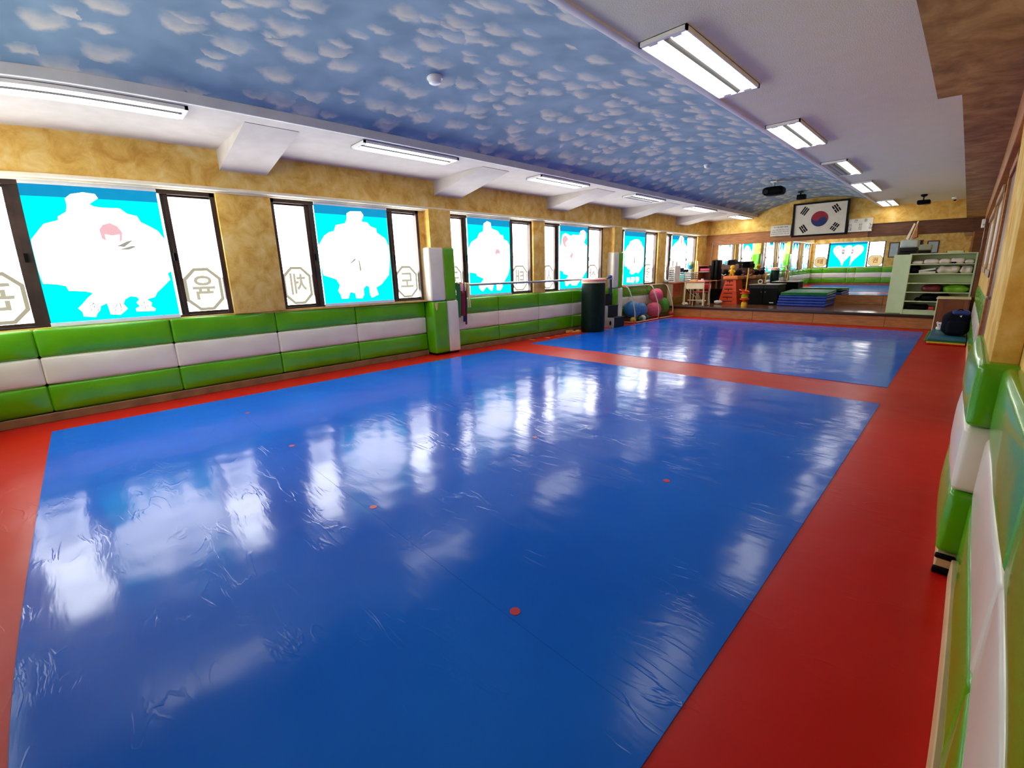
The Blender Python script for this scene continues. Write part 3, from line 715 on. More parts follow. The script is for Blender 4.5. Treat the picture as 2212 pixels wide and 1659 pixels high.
part('body', MB().box(-3.205, -3.03, 12.72, 12.9, 2.82, 2.93, .012, 2), BLACK, o)
part('bracket', MB().cyl((-3.14, 12.8, 2.92), (-3.14, 12.8, 3.0), .018).box(-3.19, -3.09, 12.75, 12.85, 2.975, 3.005), CHAR, o)
o = root('ceiling_projector', 'black flat projector on a short post near the far right ceiling', 'projector', (-.86, 12.8, 2.66))
part('body', MB().rbox(-.955, -.745, 12.7, 12.95, 2.47, 2.545, .02, .004, 4), BLACK, o)
part('post', MB().cyl((-.86, 12.8, 2.54), (-.86, 12.8, 2.63), .012), CHAR, o)
part('plate', MB().lathe((-.86, 12.8, 2.63), [(.02, -.02), (.055, 0), (.055, .03)], 16), BLACK, o)
o = root('security_camera', 'tiny white and black dome camera on the far right ceiling', 'camera', (-.4, 13.9, 2.66))
part('housing', MB().lathe((-.4, 13.9, 2.66), [(.03, -.045), (.06, -.02), (.06, 0)], 16), HOUS, o)
part('lens_dome', MB().ell((-.4, 13.9, 2.61), .028, .028, .024, 12, 8), BLACK, o)

# ------------------------------------------------------------------ mirrors and pictures on the back wall
mr = root('wall_mirror', 'long wall mirror of three joined panes behind the stage', 'mirror', (-2.8, 14.4, .515))
def mpane(a, b, yaw, tilt, wob):
    mb = MB(); nu, nv = 30, 12
    def fn(u, v):
        x = a+(b-a)*u; z = .517+1.425*v
        y = 14.40+(x-(a+b)/2)*yaw+(z-1.2)*tilt+wob*math.sin(u*11+v*1.2)
        return (x, y, z)
    grid(mb, fn, nu, nv); n0 = len(mb.v)
    # back sheet and rim give the glass its thickness
    mb.add([(v[0], v[1]+.006, v[2]) for v in mb.v[:n0]], [f[::-1] for f in mb.f[:]])
    return mb
part('mirror_pane', mpane(-5.59, -3.857, .004, -.0088, .0010), MIRROR, mr, 'wavy mirror pane on the window side', sharp=180)
part('mirror_pane', mpane(-3.853, -2.225, .0123, -.0088, .0002), MIRROR, mr, 'middle mirror pane', sharp=180)
part('mirror_pane', mpane(-2.221, -.01, .0, -.0088, .0001), MIRROR, mr, 'mirror pane behind the shelf unit', sharp=180)

PB = Plane((0, 14.42, 0), (1, 0, 0), (0, -1, 0))
fx0, fx1, fz0, fz1 = -3.64, -2.38, 2.045, 2.90
tl = .028
o = root('framed_flag', 'large framed South Korean flag high on the back wall', 'flag', (-3.0, 14.4, 2.05))
def lean(z): return .03+(z-fz0)*.12
def PBt(u, z, d): return PB.at(u, z, lean(z)+d)
def tb(u0, u1, z0_, z1_, d0, d1):
    mb = MB(); vs = []
    for d in (d0, d1):
        for (u, z) in ((u0, z0_), (u1, z0_), (u1, z1_), (u0, z1_)): vs.append(PBt(u, z, d))
    return mb.add(vs, [(0, 3, 2, 1)[::-1], (4, 7, 6, 5), (0, 1, 5, 4)[::-1], (1, 2, 6, 5)[::-1], (2, 3, 7, 6)[::-1], (3, 0, 4, 7)[::-1]])
fm = MB()
for q in (tb(fx0, fx1, fz0, fz0+.045, -.02, .03), tb(fx0, fx1, fz1-.045, fz1, -.02, .03), tb(fx0, fx0+.05, fz0, fz1, -.02, .03), tb(fx1-.045, fx1, fz0, fz1, -.02, .03)):
    fm.add(q.v, q.f)
part('frame', fm, INKB, o)
part('backing', tb(fx0+.02, fx1-.02, fz0+.02, fz1-.02, -.015, .008), FWHITE, o)
cxf, czf = (fx0+fx1)/2, (fz0+fz1)/2
Hh = .78; Rd = Hh*.25*.98; th = -math.atan2(2, 3)
def rot2(u, v, a): return (u*math.cos(a)-v*math.sin(a), u*math.sin(a)+v*math.cos(a))
def arc(cx, cy, r, a0, a1, n): return [(cx+r*math.cos(a0+(a1-a0)*i/n), cy+r*math.sin(a0+(a1-a0)*i/n)) for i in range(n+1)]
red = arc(0, 0, Rd, 0, PI, 24)[:-1]+arc(-Rd/2, 0, Rd/2, PI, 2*PI, 12)[:-1]+arc(Rd/2, 0, Rd/2, PI, 0, 12)[:-1]
blu = arc(0, 0, Rd, PI, 2*PI, 24)[:-1]+arc(Rd/2, 0, Rd/2, 0, PI, 12)[:-1]+arc(-Rd/2, 0, Rd/2, 2*PI, PI, 12)[:-1]
for nm, pl, m_ in (('red_half', red, FRED), ('blue_half', blu, FBLUE)):
    pl = [rot2(u, v, th) for u, v in pl]
    part('emblem_'+nm, MB().prism(pl, lambda u, v, d: PBt(cxf+u, czf+v, .010+d), .003), m_, o)
def trigram(cu, cv, a, rows):
    mb = MB(); ln = Hh*.25; t = Hh*.042; gap = Hh*.062
    for i, solid in enumerate(rows):
        off = (i-1)*gap
        for (s0, s1) in (((-.5, .5),) if solid else ((-.5, -.04), (.04, .5))):
            pl = [rot2(u, v, a) for u, v in ((s0*ln, off-t/2), (s1*ln, off-t/2), (s1*ln, off+t/2), (s0*ln, off+t/2))]
            mb.prism(pl, lambda u, v, d: PBt(cxf+cu+u, czf+cv+v, .010+d), .003)
    return mb
dx, dz = .355, .225
part('trigram', trigram(-dx, dz, math.radians(56), (1, 1, 1)), INKB, o)
part('trigram', trigram(dx, dz, math.radians(-56), (0, 1, 0)), INKB, o)
part('trigram', trigram(-dx, -dz, math.radians(-56), (1, 0, 1)), INKB, o)
part('trigram', trigram(dx, -dz, math.radians(56), (0, 0, 0)), INKB, o)
def sign(label, a, b, z0_, z1_, lines, d0):
    o = root('wall_sign', label, 'sign', ((a+b)/2, 14.4, z0_))
    part('board', PB.box(MB(), a, b, z0_, z1_, d0, d0+.02), PAPER, o)
    part('sign_rim', PB.box(MB(), a-.008, b+.008, z0_-.012, z0_, d0-.005, d0+.025), INKB, o)
    for (tx, sz, u, z) in lines:
        ws = tx.split(); n = sum(len(w_) for w_ in ws)+(len(ws)-1)*(.35 if d0 > .042 else 1.6); c = u-n*sz*.46
        for w_ in ws:
            cc = c+len(w_)*sz*.46
            part('lettering', text_mb(w_, sz, lambda p, q, d: PB.at(cc+p, z+q, d0+.0205+d)), INKB, o)
            c += (len(w_)+(.35 if d0 > .042 else 1.6))*sz*.92
    return o
sign('small white text board hanging left of the flag', -4.17, -3.665, 2.10, 2.385, [('국기에 대한 맹세', .05, -3.92, 2.335), ('나는 자랑스러운 태극기 앞에', .034, -3.92, 2.265), ('자유롭고 정의로운 대한민국의', .034, -3.92, 2.21), ('영광을 위하여 충성을 다할 것을', .034, -3.92, 2.155)], .045)
sign('white calligraphy board hanging right of the flag', -2.355, -1.865, 2.085, 2.40, [('관   훈', .085, -2.11, 2.345), ('인   신   노', .09, -2.11, 2.24), ('내   의   력', .09, -2.11, 2.15)], .04)
o = root('leaning_pole', 'cream furled pennant and stick leaning on the back wall above the shelves', 'pole', (-1.06, 14.2, 1.75))
part('stick', MB().cyl((-1.12, 14.1, 1.5), (-.99, 14.33, 2.24), .016), IVORY, o)
part('pennant', MB().prism([(-.1, 0), (-.05, -.02), (.03, .34), (.0, .36)], lambda u, v, d: (-1.06+u, 14.16+v*.3+d, 1.84+v), .02), PVC, o)
part('pennant_flap', MB().prism([(0, 0), (.1, .03), (.07, .33)], lambda u, v, d: (-1.06+u, 14.19+v*.25+d, 1.85+v), .02), WOOD, o)

# ------------------------------------------------------------------ the shelf corner on the right of the stage
o = root('storage_cabinet', 'narrow closed pale green cabinet left of the open shelves', 'cabinet', (-.98, 12.2, ZS))
part('body', MB().box(-1.115, -.862, 12.0, 12.42, ZS, 1.45, .003), LGREEN, o)
part('door', MB().box(-1.112, -.864, 11.985, 12.0, ZS+.005, 1.447, .003), LGREEN, o)
o = root('shelf_unit', 'wide open pale green shelf unit with six shelves on the stage', 'shelf', (-.36, 12.05, ZS))
X0, X1, Y0s, Y1s = -.858, .125, 11.87, 12.3
part('side_panel', MB().box(X0, X0+.03, Y0s, Y1s, ZS, 1.46, .002), LGREEN, o)
part('side_panel', MB().box(X1-.025, X1, Y0s, Y1s, ZS, 1.46, .002), LGREEN, o)
part('back_panel', MB().box(X0+.03, X1-.025, Y1s-.015, Y1s, ZS, 1.45), LGREEN, o)
part('top_panel', MB().box(X0+.03, X1-.025, Y0s, Y1s, 1.44, 1.46, .002), LGREEN, o)
part('plinth', MB().box(X0+.03, X1-.025, Y0s+.005, Y0s+.03, ZS, .362, .002), LGREEN, o)
SHZ = [1.262, 1.082, .899, .724, .546, .372]
for z in SHZ: part('shelf_board', MB().box(X0+.03, X1-.025, Y0s, Y1s-.015, z-.018, z, .002), LGREEN, o)
def soft(name, label, cat, x0, x1, z0_, h, m_, y0=11.93, y1=12.2, r=.03, jit=.02, fr=7, seed=1, group=None):
    return single(name, MB().rbox(x0, x1, y0, y1, z0_, z0_+h, r, (.005, .01, .012), 7, jit, fr, seed), m_, label, cat, ((x0+x1)/2, (y0+y1)/2, z0_), group, sharp=60)
z = SHZ[0]+.003
G = 'folded white uniforms on the top shelf'
soft('folded_uniform', 'flat folded white uniform at the left end of the top shelf', 'uniform', -.815, -.645, z, .05, WHITEB, seed=1, jit=.008, group=G)
soft('folded_uniform', 'thicker folded white uniform second along the top shelf', 'uniform', -.635, -.42, z, .08, WHITEB, seed=2, jit=.01, group=G)
soft('folded_uniform', 'rumpled white uniform in the middle of the top shelf', 'uniform', -.41, -.25, z, .07, WHITEB, seed=3, group=G)
soft('folded_uniform', 'white uniform with a dark belt near the right of the top shelf', 'uniform', -.24, -.06, z, .085, WHITEB, seed=4, group=G)
soft('folded_uniform', 'low rumpled white uniform at the right end of the top shelf', 'uniform', -.05, .09, z, .05, WHITEB, seed=5, group=G)
single('rolled_belt', MB().rbox(-.235, -.16, 11.91, 11.94, z, z+.028, .01, 0, 3, .004, 20, 2), BLACK, 'short dark belt lying in front of the white uniforms', 'belt', (-.2, 11.92, z))
z = SHZ[1]+.003
soft('dark_bag', 'dark bag in the left end of the second shelf', 'bag', -.815, -.68, z, .12, BLACK, seed=6)
for i, (dz_, an) in enumerate(((0, .0), (.045, .18))):
    b_ = root('paper_folder', ('grey green folder lying flat on the second shelf', 'grey green folder tilted on top of the flat folder')[i], 'folder', (-.56, 12.05, z+dz_))
    q = Matrix.Rotation(-an, 4, 'Y')
    part('cover', MB().box(-.13, .13, -.11, .11, 0, .006).box(-.13, .13, -.11, .11, .03, .036).xf(q), GREYP, b_, local=True)
    part('pages', MB().box(-.125, .12, -.105, .105, .006, .03).xf(q), PAPER, b_, local=True)
soft('plastic_bag', 'large crumpled white plastic bag on the second shelf', 'bag', -.41, -.1, z, .12, CLEARW, seed=8, jit=.03, fr=9, r=.05)
soft('plastic_bag', 'small crumpled white plastic bag at the right of the second shelf', 'bag', -.085, .085, z, .115, CLEARW, seed=9, jit=.03, fr=11, r=.04)
z = SHZ[3]+.003
soft('boxing_glove_bag', 'glossy dark red padded glove on the fourth shelf', 'glove', -.6, -.31, z, .12, MAROON, seed=10, r=.05, jit=.015)
soft('lime_bag', 'lime green plastic bag on the fourth shelf', 'bag', -.275, .075, z, .115, LIME, seed=11, jit=.03, fr=9, r=.05)
z = SHZ[4]+.003
soft('black_bag', 'long black bag on the fifth shelf', 'bag', -.6, -.17, z, .12, BLACK, seed=12, r=.05, jit=.025)
soft('black_pouch', 'tiny black pouch beside the long black bag', 'bag', -.68, -.615, z, .05, BLACK, seed=13, r=.02, jit=.012)
z = SHZ[5]+.003
soft('black_cloth', 'low heap of black cloth on the bottom shelf', 'cloth', -.8, -.46, z, .09, BLACK, seed=14, jit=.02)
single('red_box', MB().box(-.44, -.36, 11.9, 12.05, z, z+.06, .004, 2).box(-.43, -.37, 11.895, 11.9, z+.02, z+.03), REDP, 'small bright red box on the bottom shelf', 'box', (-.4, 11.97, z))
o = root('printer', 'grey printer with a dark base on top of the narrow cabinet', 'printer', (-.91, 12.2, 1.452))
part('base', MB().box(-1.06, -.775, 12.02, 12.38, 1.452, 1.585, .012, 2), CHAR, o)
part('cover', MB().rbox(-1.055, -.77, 12.02, 12.38, 1.585, 1.735, .03, .006, 4), GREYP, o)
part('paper_slot', MB().box(-1.03, -.80, 12.01, 12.02, 1.50, 1.52), BLACK, o)
o = root('plastic_tray', 'pale green plastic tray on top of the open shelves', 'tray', (-.2, 12.05, 1.46))
part('tray_bottom', MB().box(-.33, -.08, 11.93, 12.2, 1.461, 1.468, .002), LGREEN, o)
part('tray_rim', MB().box(-.33, -.08, 11.93, 11.94, 1.461, 1.497).box(-.33, -.08, 12.19, 12.2, 1.461, 1.497).box(-.33, -.32, 11.93, 12.2, 1.461, 1.497).box(-.09, -.08, 11.93, 12.2, 1.461, 1.497), LGREEN, o)

# ------------------------------------------------------------------ right corner on the floor
o = root('wooden_lectern', 'low brown wooden lectern with pale edges in front of the shelves', 'lectern', (-.08, 11.35, 0))
part('front_panel', MB().box(-.297, .115, 11.115, 11.135, 0.0, .64, .002), pbr('lectern_wood', srgb(136, 66, 32), srgb(152, 80, 42), .4), o)
part('inset_panel', MB().box(-.225, .05, 11.108, 11.12, .06, .61, .003), pbr('red_brown_wood', srgb(120, 56, 26), srgb(136, 68, 34), .4), o)
part('side_board', MB().box(-.312, -.297, 11.1, 11.6, 0, .64, .003), IVORY, o)
part('side_board', MB().box(.115, .132, 11.1, 11.6, 0, .64, .003), WOODD, o)
part('top_board', MB().box(-.325, .14, 11.08, 11.62, .64, .662, .004), IVORY, o)
yb0, yb1 = 9.62, 11.05
for i, (m_, nm, a, b, dx_) in enumerate(((REDP, 'red', 0.004, .02, 0), (YELLOWP, 'yellow', .022, .046, 0), (MATGREEN, 'green', .048, .066, -.035), (TEAL, 'teal', .068, .108, 0.012))):
    single('gym_mat', MB().rbox(-.305+dx_, .16, yb0, yb1, a, b, .008, (.001, .002, .001), 5), m_, '%s folding gym mat %s the stack by the right wall' % (nm, ('at the bottom of', 'second from the bottom in', 'third from the bottom in', 'on top of')[i]), 'mat', (-.07, 10.3, a), 'stacked gym mats by the right wall')
o = root('backpack', 'navy backpack with a blue top standing on the teal mat', 'bag', (.01, 10.1, .11))
part('body', MB().rbox(-.16, .165, 9.98, 10.3, .124, .49, .1, (.01, .01, .01), 6, .012, 6, 4), NAVY, o, sharp=60)
part('top_panel', MB().rbox(-.07, .15, 10.0, 10.28, .44, .515, .04, .005, 5, .008, 8, 5), BLUEFAB, o, 'blue top panel', sharp=60)
part('front_pocket', MB().rbox(-.1, .14, 9.94, 10.02, .14, .36, .035, .006, 5, .006, 8, 6), NAVY, o, sharp=60)
part('handle', MB().tube([(-.02+.1*i/8, 10.1, .5+.035*math.sin(PI*i/8)) for i in range(9)], .008), BLACK, o)
part('logo_patch', MB().prism([(0, 0), (.03, .012), (.022, -.02)], lambda u, v, d: (.03+u, 9.972-d, .44+v), .004), PAPER, o, 'small white triangular patch')
o = root('plush_toy', 'small white plush toy with dark eyes beside the navy backpack', 'toy', (-.2, 10.75, .108))
part('body', MB().ell((-.2, 10.75, .15), .05, .045, .042, 16, 10, .08), WHITEB, o)
part('head', MB().ell((-.195, 10.74, .215), .045, .042, .04, 16, 10, .05), WHITEB, o)
for s in (-1, 1):
    part('ear', MB().ell((-.195+s*.04, 10.74, .245), .018, .012, .022, 10, 8), WHITEB, o)
    part('eye', MB().ell((-.195+s*.016, 10.701, .22), .007, .006, .008, 8, 6), BLACK, o)

# ------------------------------------------------------------------ things hung along the window wall
o = root('ballet_barre', 'grey steel barre running in front of the windows between the columns', 'bar', (-5.925, 6.8, 1.1))
part('rail', MB().cyl((-5.925, 4.50, 1.105), (-5.925, 9.08, 1.105), .021), METAL, o)
for y in (4.6, 6.6, 9.0):
    part('bracket', MB().cyl((-5.925, y, 1.105), (-6.0, y, 1.105), .012).cyl((-5.998, y, 1.105), (-6.01, y, 1.105), .035), METAL, o)
def belt(label, m_, y, z0_, wid, dx_, sway, tip=None):
    pts = []
    for i in range(9):
        t = i/8; pts.append((-5.897-dx_+.008*math.sin(t*5), y+sway*t*t, 1.13-(1.13-z0_)*t))
    mb = MB(); vs = []; fs = []
    for i, p in enumerate(pts):
        for s in (-1, 1):
            for e in (-1, 1): vs.append((p[0]+e*.003+s*wid*.3, p[1]+s*wid*.7*(1-.15*i/8), p[2]))
    for i in range(8):
        a = i*4; b = a+4
        fs += [(a, a+2, b+2, b), (a+1, b+1, b+3, a+3), (a, b, b+1, a+1), (a+2, a+3, b+3, b+2)]
    fs += [(0, 1, 3, 2), (32, 34, 35, 33)]
    mb.add(vs, fs)
    # the loop over the bar
    mb.tube([(-5.925+.03*math.cos(a), y, 1.105+.03*math.sin(a)) for a in [PI*k/6 for k in range(7)]], wid*.35, 6)
    o = root('martial_arts_belt', label, 'belt', (-5.905, y, z0_), group='belts hung on the barre')
    part('strap', mb, m_, o)
    if tip: part('tip', MB().box(-5.905-dx_, -5.89-dx_, y+sway-wid*.5, y+sway+wid*.5, z0_-.03, z0_+.03, .002), tip, o)
belt('wide green belt nearest the padded column', GREENB, 4.51, .58, .05, -.002, -.01)
belt('dark red belt hanging long beside the green belt', REDB, 4.575, .60, .07, -.008, .0)
belt('pale pink folded belt showing in front of the dark red belts', PINKC, 4.565, .98, .045, -.02, 0, REDB)
belt('white folded belt beside the pale pink one', WHITEB, 4.62, .97, .045, -.018, 0)
belt('navy belt hanging to mid padding', NAVYB, 4.63, .50, .04, -.012, -.015)
belt('narrow dark red belt reaching lowest of all', REDB, 4.66, .45, .022, -.004, -.01)
belt('pair of cream cords at the right of the belts', IVORY, 4.715, .73, .012, -.004, .0)
belt('cream cord farthest right of the belts', IVORY, 4.745, .73, .012, -.004, .012)
belt('yellow green cord with knots at the right of the belts', BALLY, 4.69, .90, .03, -.0, .0)

# kick bag and foam steps
o = root('kick_bag', 'tall dark green vinyl kick bag standing by the window wall', 'punching bag', (-5.63, 7.94, 0))
part('body', MB().lathe((-5.63, 7.94, 0), [(.238, .0), (.248, .02), (.252, .2), (.254, .6), (.251, 1.0), (.238, 1.085)], 40), DKGREEN, o)
part('lid', MB().lathe((-5.63, 7.94, 0), [(.254, 1.06), (.258, 1.075), (.252, 1.105), (.21, 1.118), (.02, 1.122)], 40), PINKTOP, o, 'faded pink top cover')
part('torn_edge', MB().lathe((-5.63, 7.94, 0), [(.2525, 1.03), (.2555, 1.045), (.254, 1.062)], 40), IVORY, o)
part('strap', MB().tube([(-5.48, 8.09, 1.12), (-5.435, 8.11, 1.10), (-5.425, 8.12, 1.04)], .014), YELLOWP, o)
o = root('hanging_tube', 'short blue tube with a ball end hung on the barre behind the kick bag', 'tube', (-5.895, 8.95, .72))
part('tube', MB().tube([(-5.875, 8.96, 1.08), (-5.87, 8.965, .95), (-5.868, 8.97, .82), (-5.866, 8.975, .72)], .028), NAVYB, o)
part('ball_end', MB().ell((-5.89, 8.955, 1.14), .05, .05, .035, 16, 10), BLUEFAB, o)
G = 'foam step blocks beside the kick bag'
def fstep(label, x0, x1, z0_, z1_, sm_=FOAMW):
    o = root('foam_step', label, 'foam block', ((x0+x1)/2, 8.9, z0_), group=G)
    part('core', MB().box(x0+.004, x1-.004, 8.645, 9.075, z0_+.001, z1_-.004, .006), FOAMD, o)
    part('side_cover', MB().box(x0, x1, 8.625, 8.647, z0_+.001, z1_, .004), sm_, o, None if sm_ is FOAMD else 'grey side cover')
    part('tread', MB().box(x0, x1+.004, 8.63, 9.08, z1_-.012, z1_, .004), FOAMD, o)
    return o
a_ = fstep('lowest grey and dark green foam step on the mat edge', -5.985, -5.545, 0, .232)
part('emblem', MB().prism([(0, -.06), (.03, -.03), (.035, .02), (0, .06), (-.035, .02), (-.03, -.03)], lambda u, v, d: (-5.63+u*.8, 8.625-d, .11+v), .002), INKB, a_, 'dark printed emblem')
fstep('middle foam step of the stack', -5.98, -5.72, .234, .498)
fstep('highest foam step half hidden by the kick bag', -5.98, -5.885, .50, .75, FOAMD)
single('wood_wedge', MB().rbox(-5.93, -5.68, 7.52, 7.60, .0, .03, .008, 0, 3, .004, 9, 1).rbox(-5.93, -5.87, 7.38, 7.58, .0, .055, .01, 0, 3, .004, 9, 2).rbox(-5.77, -5.68, 7.50, 7.60, .028, .06, .01, 0, 3, .005, 9, 3), YWOOD, 'small yellow wooden bracket lying in front of the kick bag', 'wood piece', (-5.8, 7.52, 0))
for i, (xa, ya, xb, yb) in enumerate(((-5.96, 6.25, -5.78, 6.24), (-5.91, 6.67, -5.74, 6.65), (-5.87, 6.95, -5.76, 6.98), (-5.83, 7.15, -5.77, 7.18))):
    d_ = Vector((xb-xa, yb-ya, 0)); n_ = Vector((-d_.y, d_.x, 0)).normalized()*.012
    p0, p1 = Vector((xa, ya, .0)), Vector((xb, yb, .0))
    q = [p0-n_, p1-n_, p1+n_, p0+n_]
    single('floor_tape', MB().add([(*v.xy, .0008) for v in q]+[(*v.xy, .003) for v in q], [(3, 2, 1, 0), (4, 5, 6, 7), (0, 1, 5, 4), (1, 2, 6, 5), (2, 3, 7, 6), (3, 0, 4, 7)]), MASK,
           'strip of beige tape on the red floor, %s from the near column' % ('first', 'second', 'third', 'fourth')[i], 'tape', ((xa+xb)/2, (ya+yb)/2, 0), 'tape strips by the window wall')

# ball cage with its balls
o = root('ball_cage', 'net cage of cream tubes with orange joints holding exercise balls', 'ball cage', (-5.8, 10.7, 0))
HY = (9.72, 10.90, 11.70)
for y in HY:
    part('hoop', MB().tube([(-5.645, y, .02), (-5.65, y, .25), (-5.70, y, .48), (-5.82, y, .78), (-5.875, y, .862), (-5.955, y, .885)], .013, 8), PVC, o)
    part('joint', MB().cyl((-5.645, y-.03, .025), (-5.645, y+.03, .025), .022).cyl((-5.645, y, .0), (-5.657, y, .08), .02), ORJ, o)
    part('joint', MB().cyl((-5.95, y-.03, .885), (-5.95, y+.03, .885), .021), ORJ, o)
part('bottom_rail', MB().cyl((-5.645, HY[0], .02), (-5.645, HY[2], .02), .013), PVC, o)
part('bottom_rail', MB().cyl((-5.645, HY[0], .02), (-5.98, HY[0], .02), .013), PVC, o)
part('top_rail', MB().cyl((-5.95, HY[0], .885), (-5.95, HY[2], .885), .013), PVC, o)
nb = MB()
def cageprof(t):
    P_ = [(-5.65, .03), (-5.655, .25), (-5.705, .48), (-5.825, .78), (-5.955, .885)]
    k = min(int(t*4), 3); f = t*4-k
    return (P_[k][0]+(P_[k+1][0]-P_[k][0])*f, P_[k][1]+(P_[k+1][1]-P_[k][1])*f)
for i in range(21):
    y = HY[0]+(HY[2]-HY[0])*i/20
    nb.tube([(cageprof(t/6)[0], y, cageprof(t/6)[1]) for t in range(7)], .0016, 3)
for j in range(1, 12):
    x, z = cageprof(j/12); nb.tube([(x, HY[0], z), (x, HY[2], z)], .0016, 3)
part('net', nb, NETM, o, kind='stuff')
G = 'exercise balls in the net cage'
def ball(label, x, y, z, r, m_, rx=1, cat='ball'):
    o = root('exercise_ball', label, cat, (x, y, z-r), group=G)
    part('shell', MB().ell((x, y, z), r*rx, r*rx, r, 28, 18), m_, o, sharp=80)
    part('valve', MB().cyl((x+r*rx*.7, y-r*rx*.69, z+.01), (x+r*rx*.72, y-r*rx*.71, z+.01), .008, n=8), m_, o)
ball('big blue exercise ball at the near end of the cage', -5.87, 9.95, .305, .215, BALLB)
ball('second blue exercise ball beside the big blue one', -5.88, 10.36, .275, .18, BALLB)
ball('pink exercise ball resting on top of the pile', -5.895, 11.18, .60, .185, BALLP)
ball('lower pink exercise ball under the top one', -5.88, 11.06, .235, .20, BALLP)
ball('green oval exercise ball at the stage end of the cage', -5.88, 11.62, .30, .215, BALLG, .72)
ball('small dark green ball between the blue exercise balls', -5.70, 10.05, .075, .07, BALLK)
ball('small cream ball at the front of the cage', -5.70, 10.20, .085, .075, BALLW)
ball('small yellow ball at the cage corner beside the column', -5.73, 9.77, .075, .07, BALLY)
ball('small dark teal ball under the second blue ball', -5.76, 10.48, .075, .07, BALLT)
ball('small red ball by the stage step', -5.70, 11.70, .075, .07, REDP)

# ------------------------------------------------------------------ left part of the stage
o = root('teacher_desk', 'ivory desk with an orange drawer under the far window', 'desk', (-5.87, 12.8, ZS))
part('end_panel', MB().box(-5.975, -5.83, 11.97, 12.0, ZS, .885, .003), IVORY, o)
part('desk_top', MB().box(-5.975, -5.70, 11.95, 13.5, .885, .91, .004), pbr('orange_wood', srgb(190, 96, 50), srgb(206, 112, 64), .4), o)
part('pedestal', MB().box(-5.99, -5.84, 12.0, 12.55, .5, .885, .003), IVORY, o)
part('drawer', MB().box(-5.845, -5.825, 12.03, 12.5, .52, .86, .004), pbr('orange_drawer', srgb(206, 92, 52), srgb(216, 104, 64), .4), o)
part('drawer_knob', MB().ell((-5.815, 12.26, .7), .014), METAL, o)
for y in (12.55, 13.45): part('leg', MB().box(-5.78, -5.74, y, y+.035, ZS, .885, .003), IVORY, o)
o = root('paper_rack', 'tall white plastic paper rack on the desk under the window', 'rack', (-5.88, 12.1, .91))
part('rack_side', MB().box(-5.97, -5.955, 11.98, 12.3, .911, 1.36, .003), HOUS, o)
part('rack_side', MB().box(-5.80, -5.785, 11.98, 12.3, .911, 1.36, .003), HOUS, o)
for i in range(8): part('rack_slat', MB().box(-5.955, -5.80, 11.98, 12.0, .93+i*.054, .952+i*.054, .002), HOUS, o)
for i in range(4): part('rack_shelf', MB().box(-5.955, -5.80, 11.99, 12.3, .912+i*.11, .918+i*.11, .001), HOUS, o)
part('rolled_poster', MB().cyl((-5.90, 12.08, .92), (-5.915, 12.06, 1.50), .028).cyl((-5.85, 12.14, .92), (-5.84, 12.16, 1.47), .026), PAPER, o)
for i in range(5):
    o = root('document_tray', 'grey document tray %s the stack on the desk' % ('at the bottom of', 'second up in', 'in the middle of', 'fourth up in', 'on top of')[i], 'tray', (-5.85, 12.9, .912+i*.055), group='document trays on the desk')
    z = .911+i*.055
    part('tray_base', MB().box(-5.97, -5.74, 12.45+.01*i, 13.45-.03*i, z, z+.008, .002), GREYP, o)
    part('tray_rim', MB().box(-5.75, -5.735, 12.45+.01*i, 13.45-.03*i, z, z+.022, .002).box(-5.97, -5.74, 12.44+.01*i, 12.455+.01*i, z, z+.045, .002), GREYP, o)
    part('papers', MB().box(-5.96, -5.76, 12.48, 13.38, z+.008, z+.04, .003), PAPER, o)
o = root('desk_globe', 'blue and green desk globe on the document trays', 'globe', (-5.84, 13.03, 1.19))
part('sphere', MB().ell((-5.84, 13.03, 1.365), .10, .10, .115, 24, 16), pbr('globe_map', srgb(30, 150, 190), srgb(70, 170, 90), .3, scale=7, lo=.48, hi=.52), o)
part('land_patch', MB().ell((-5.80, 12.985, 1.40), .058, .058, .055, 16, 10, .15), pbr('globe_land', srgb(190, 176, 120), srgb(170, 190, 110), .4), o)
part('meridian_arm', MB().tube([(-5.84+.118*math.sin(a)*.5, 13.03+.118*math.sin(a)*.86, 1.365+.13*math.cos(a)) for a in [PI*k/10 for k in range(11)]], .006), METAL, o)
part('stand', MB().lathe((-5.84, 13.03, 1.19), [(.07, 0), (.07, .012), (.015, .03), (.012, .06)], 20), BALLG, o)
single('desk_phone', MB().rbox(-5.95, -5.76, 12.5, 12.78, 1.18, 1.25, .02, 0, 3, .004, 9).rbox(-5.95, -5.90, 12.48, 12.8, 1.24, 1.30, .02, 0, 3), NAVY, 'dark navy desk phone on the trays beside the globe', 'phone', (-5.85, 12.65, 1.18))
o = root('pencil_pole', 'tall yellow rolled chart leaning in the window corner', 'chart roll', (-5.90, 13.6, .91))
part('roll', MB().cyl((-5.88, 13.52, .912), (-5.915, 13.58, 1.50), .022), YELLOWP, o)
part('second_roll', MB().cyl((-5.86, 13.62, .912), (-5.90, 13.66, 1.49), .018), PAPER, o)
o = root('small_stool', 'round grey cushion on a dark stand between cage and desk', 'stool', (-5.93, 11.58, .89))
part('cushion', MB().ell((-5.92, 11.74, .955), .07, .07, .045, 16, 10), GREYP, o)
part('stand', MB().box(-5.985, -5.86, 11.68, 11.80, .89, .915, .004), WOODD, o)

single('wall_cable', MB().tube([(-5.80, 14.44, 2.05), (-5.81, 14.44, 1.7), (-5.84, 14.44, 1.45), (-5.80, 14.44, 1.36)], .008, 6).box(-5.84, -5.76, 14.42, 14.45, 1.30, 1.37, .006), GREYP, 'grey cable with a small box hanging in the far left corner', 'cable', (-5.8, 14.44, 1.3))

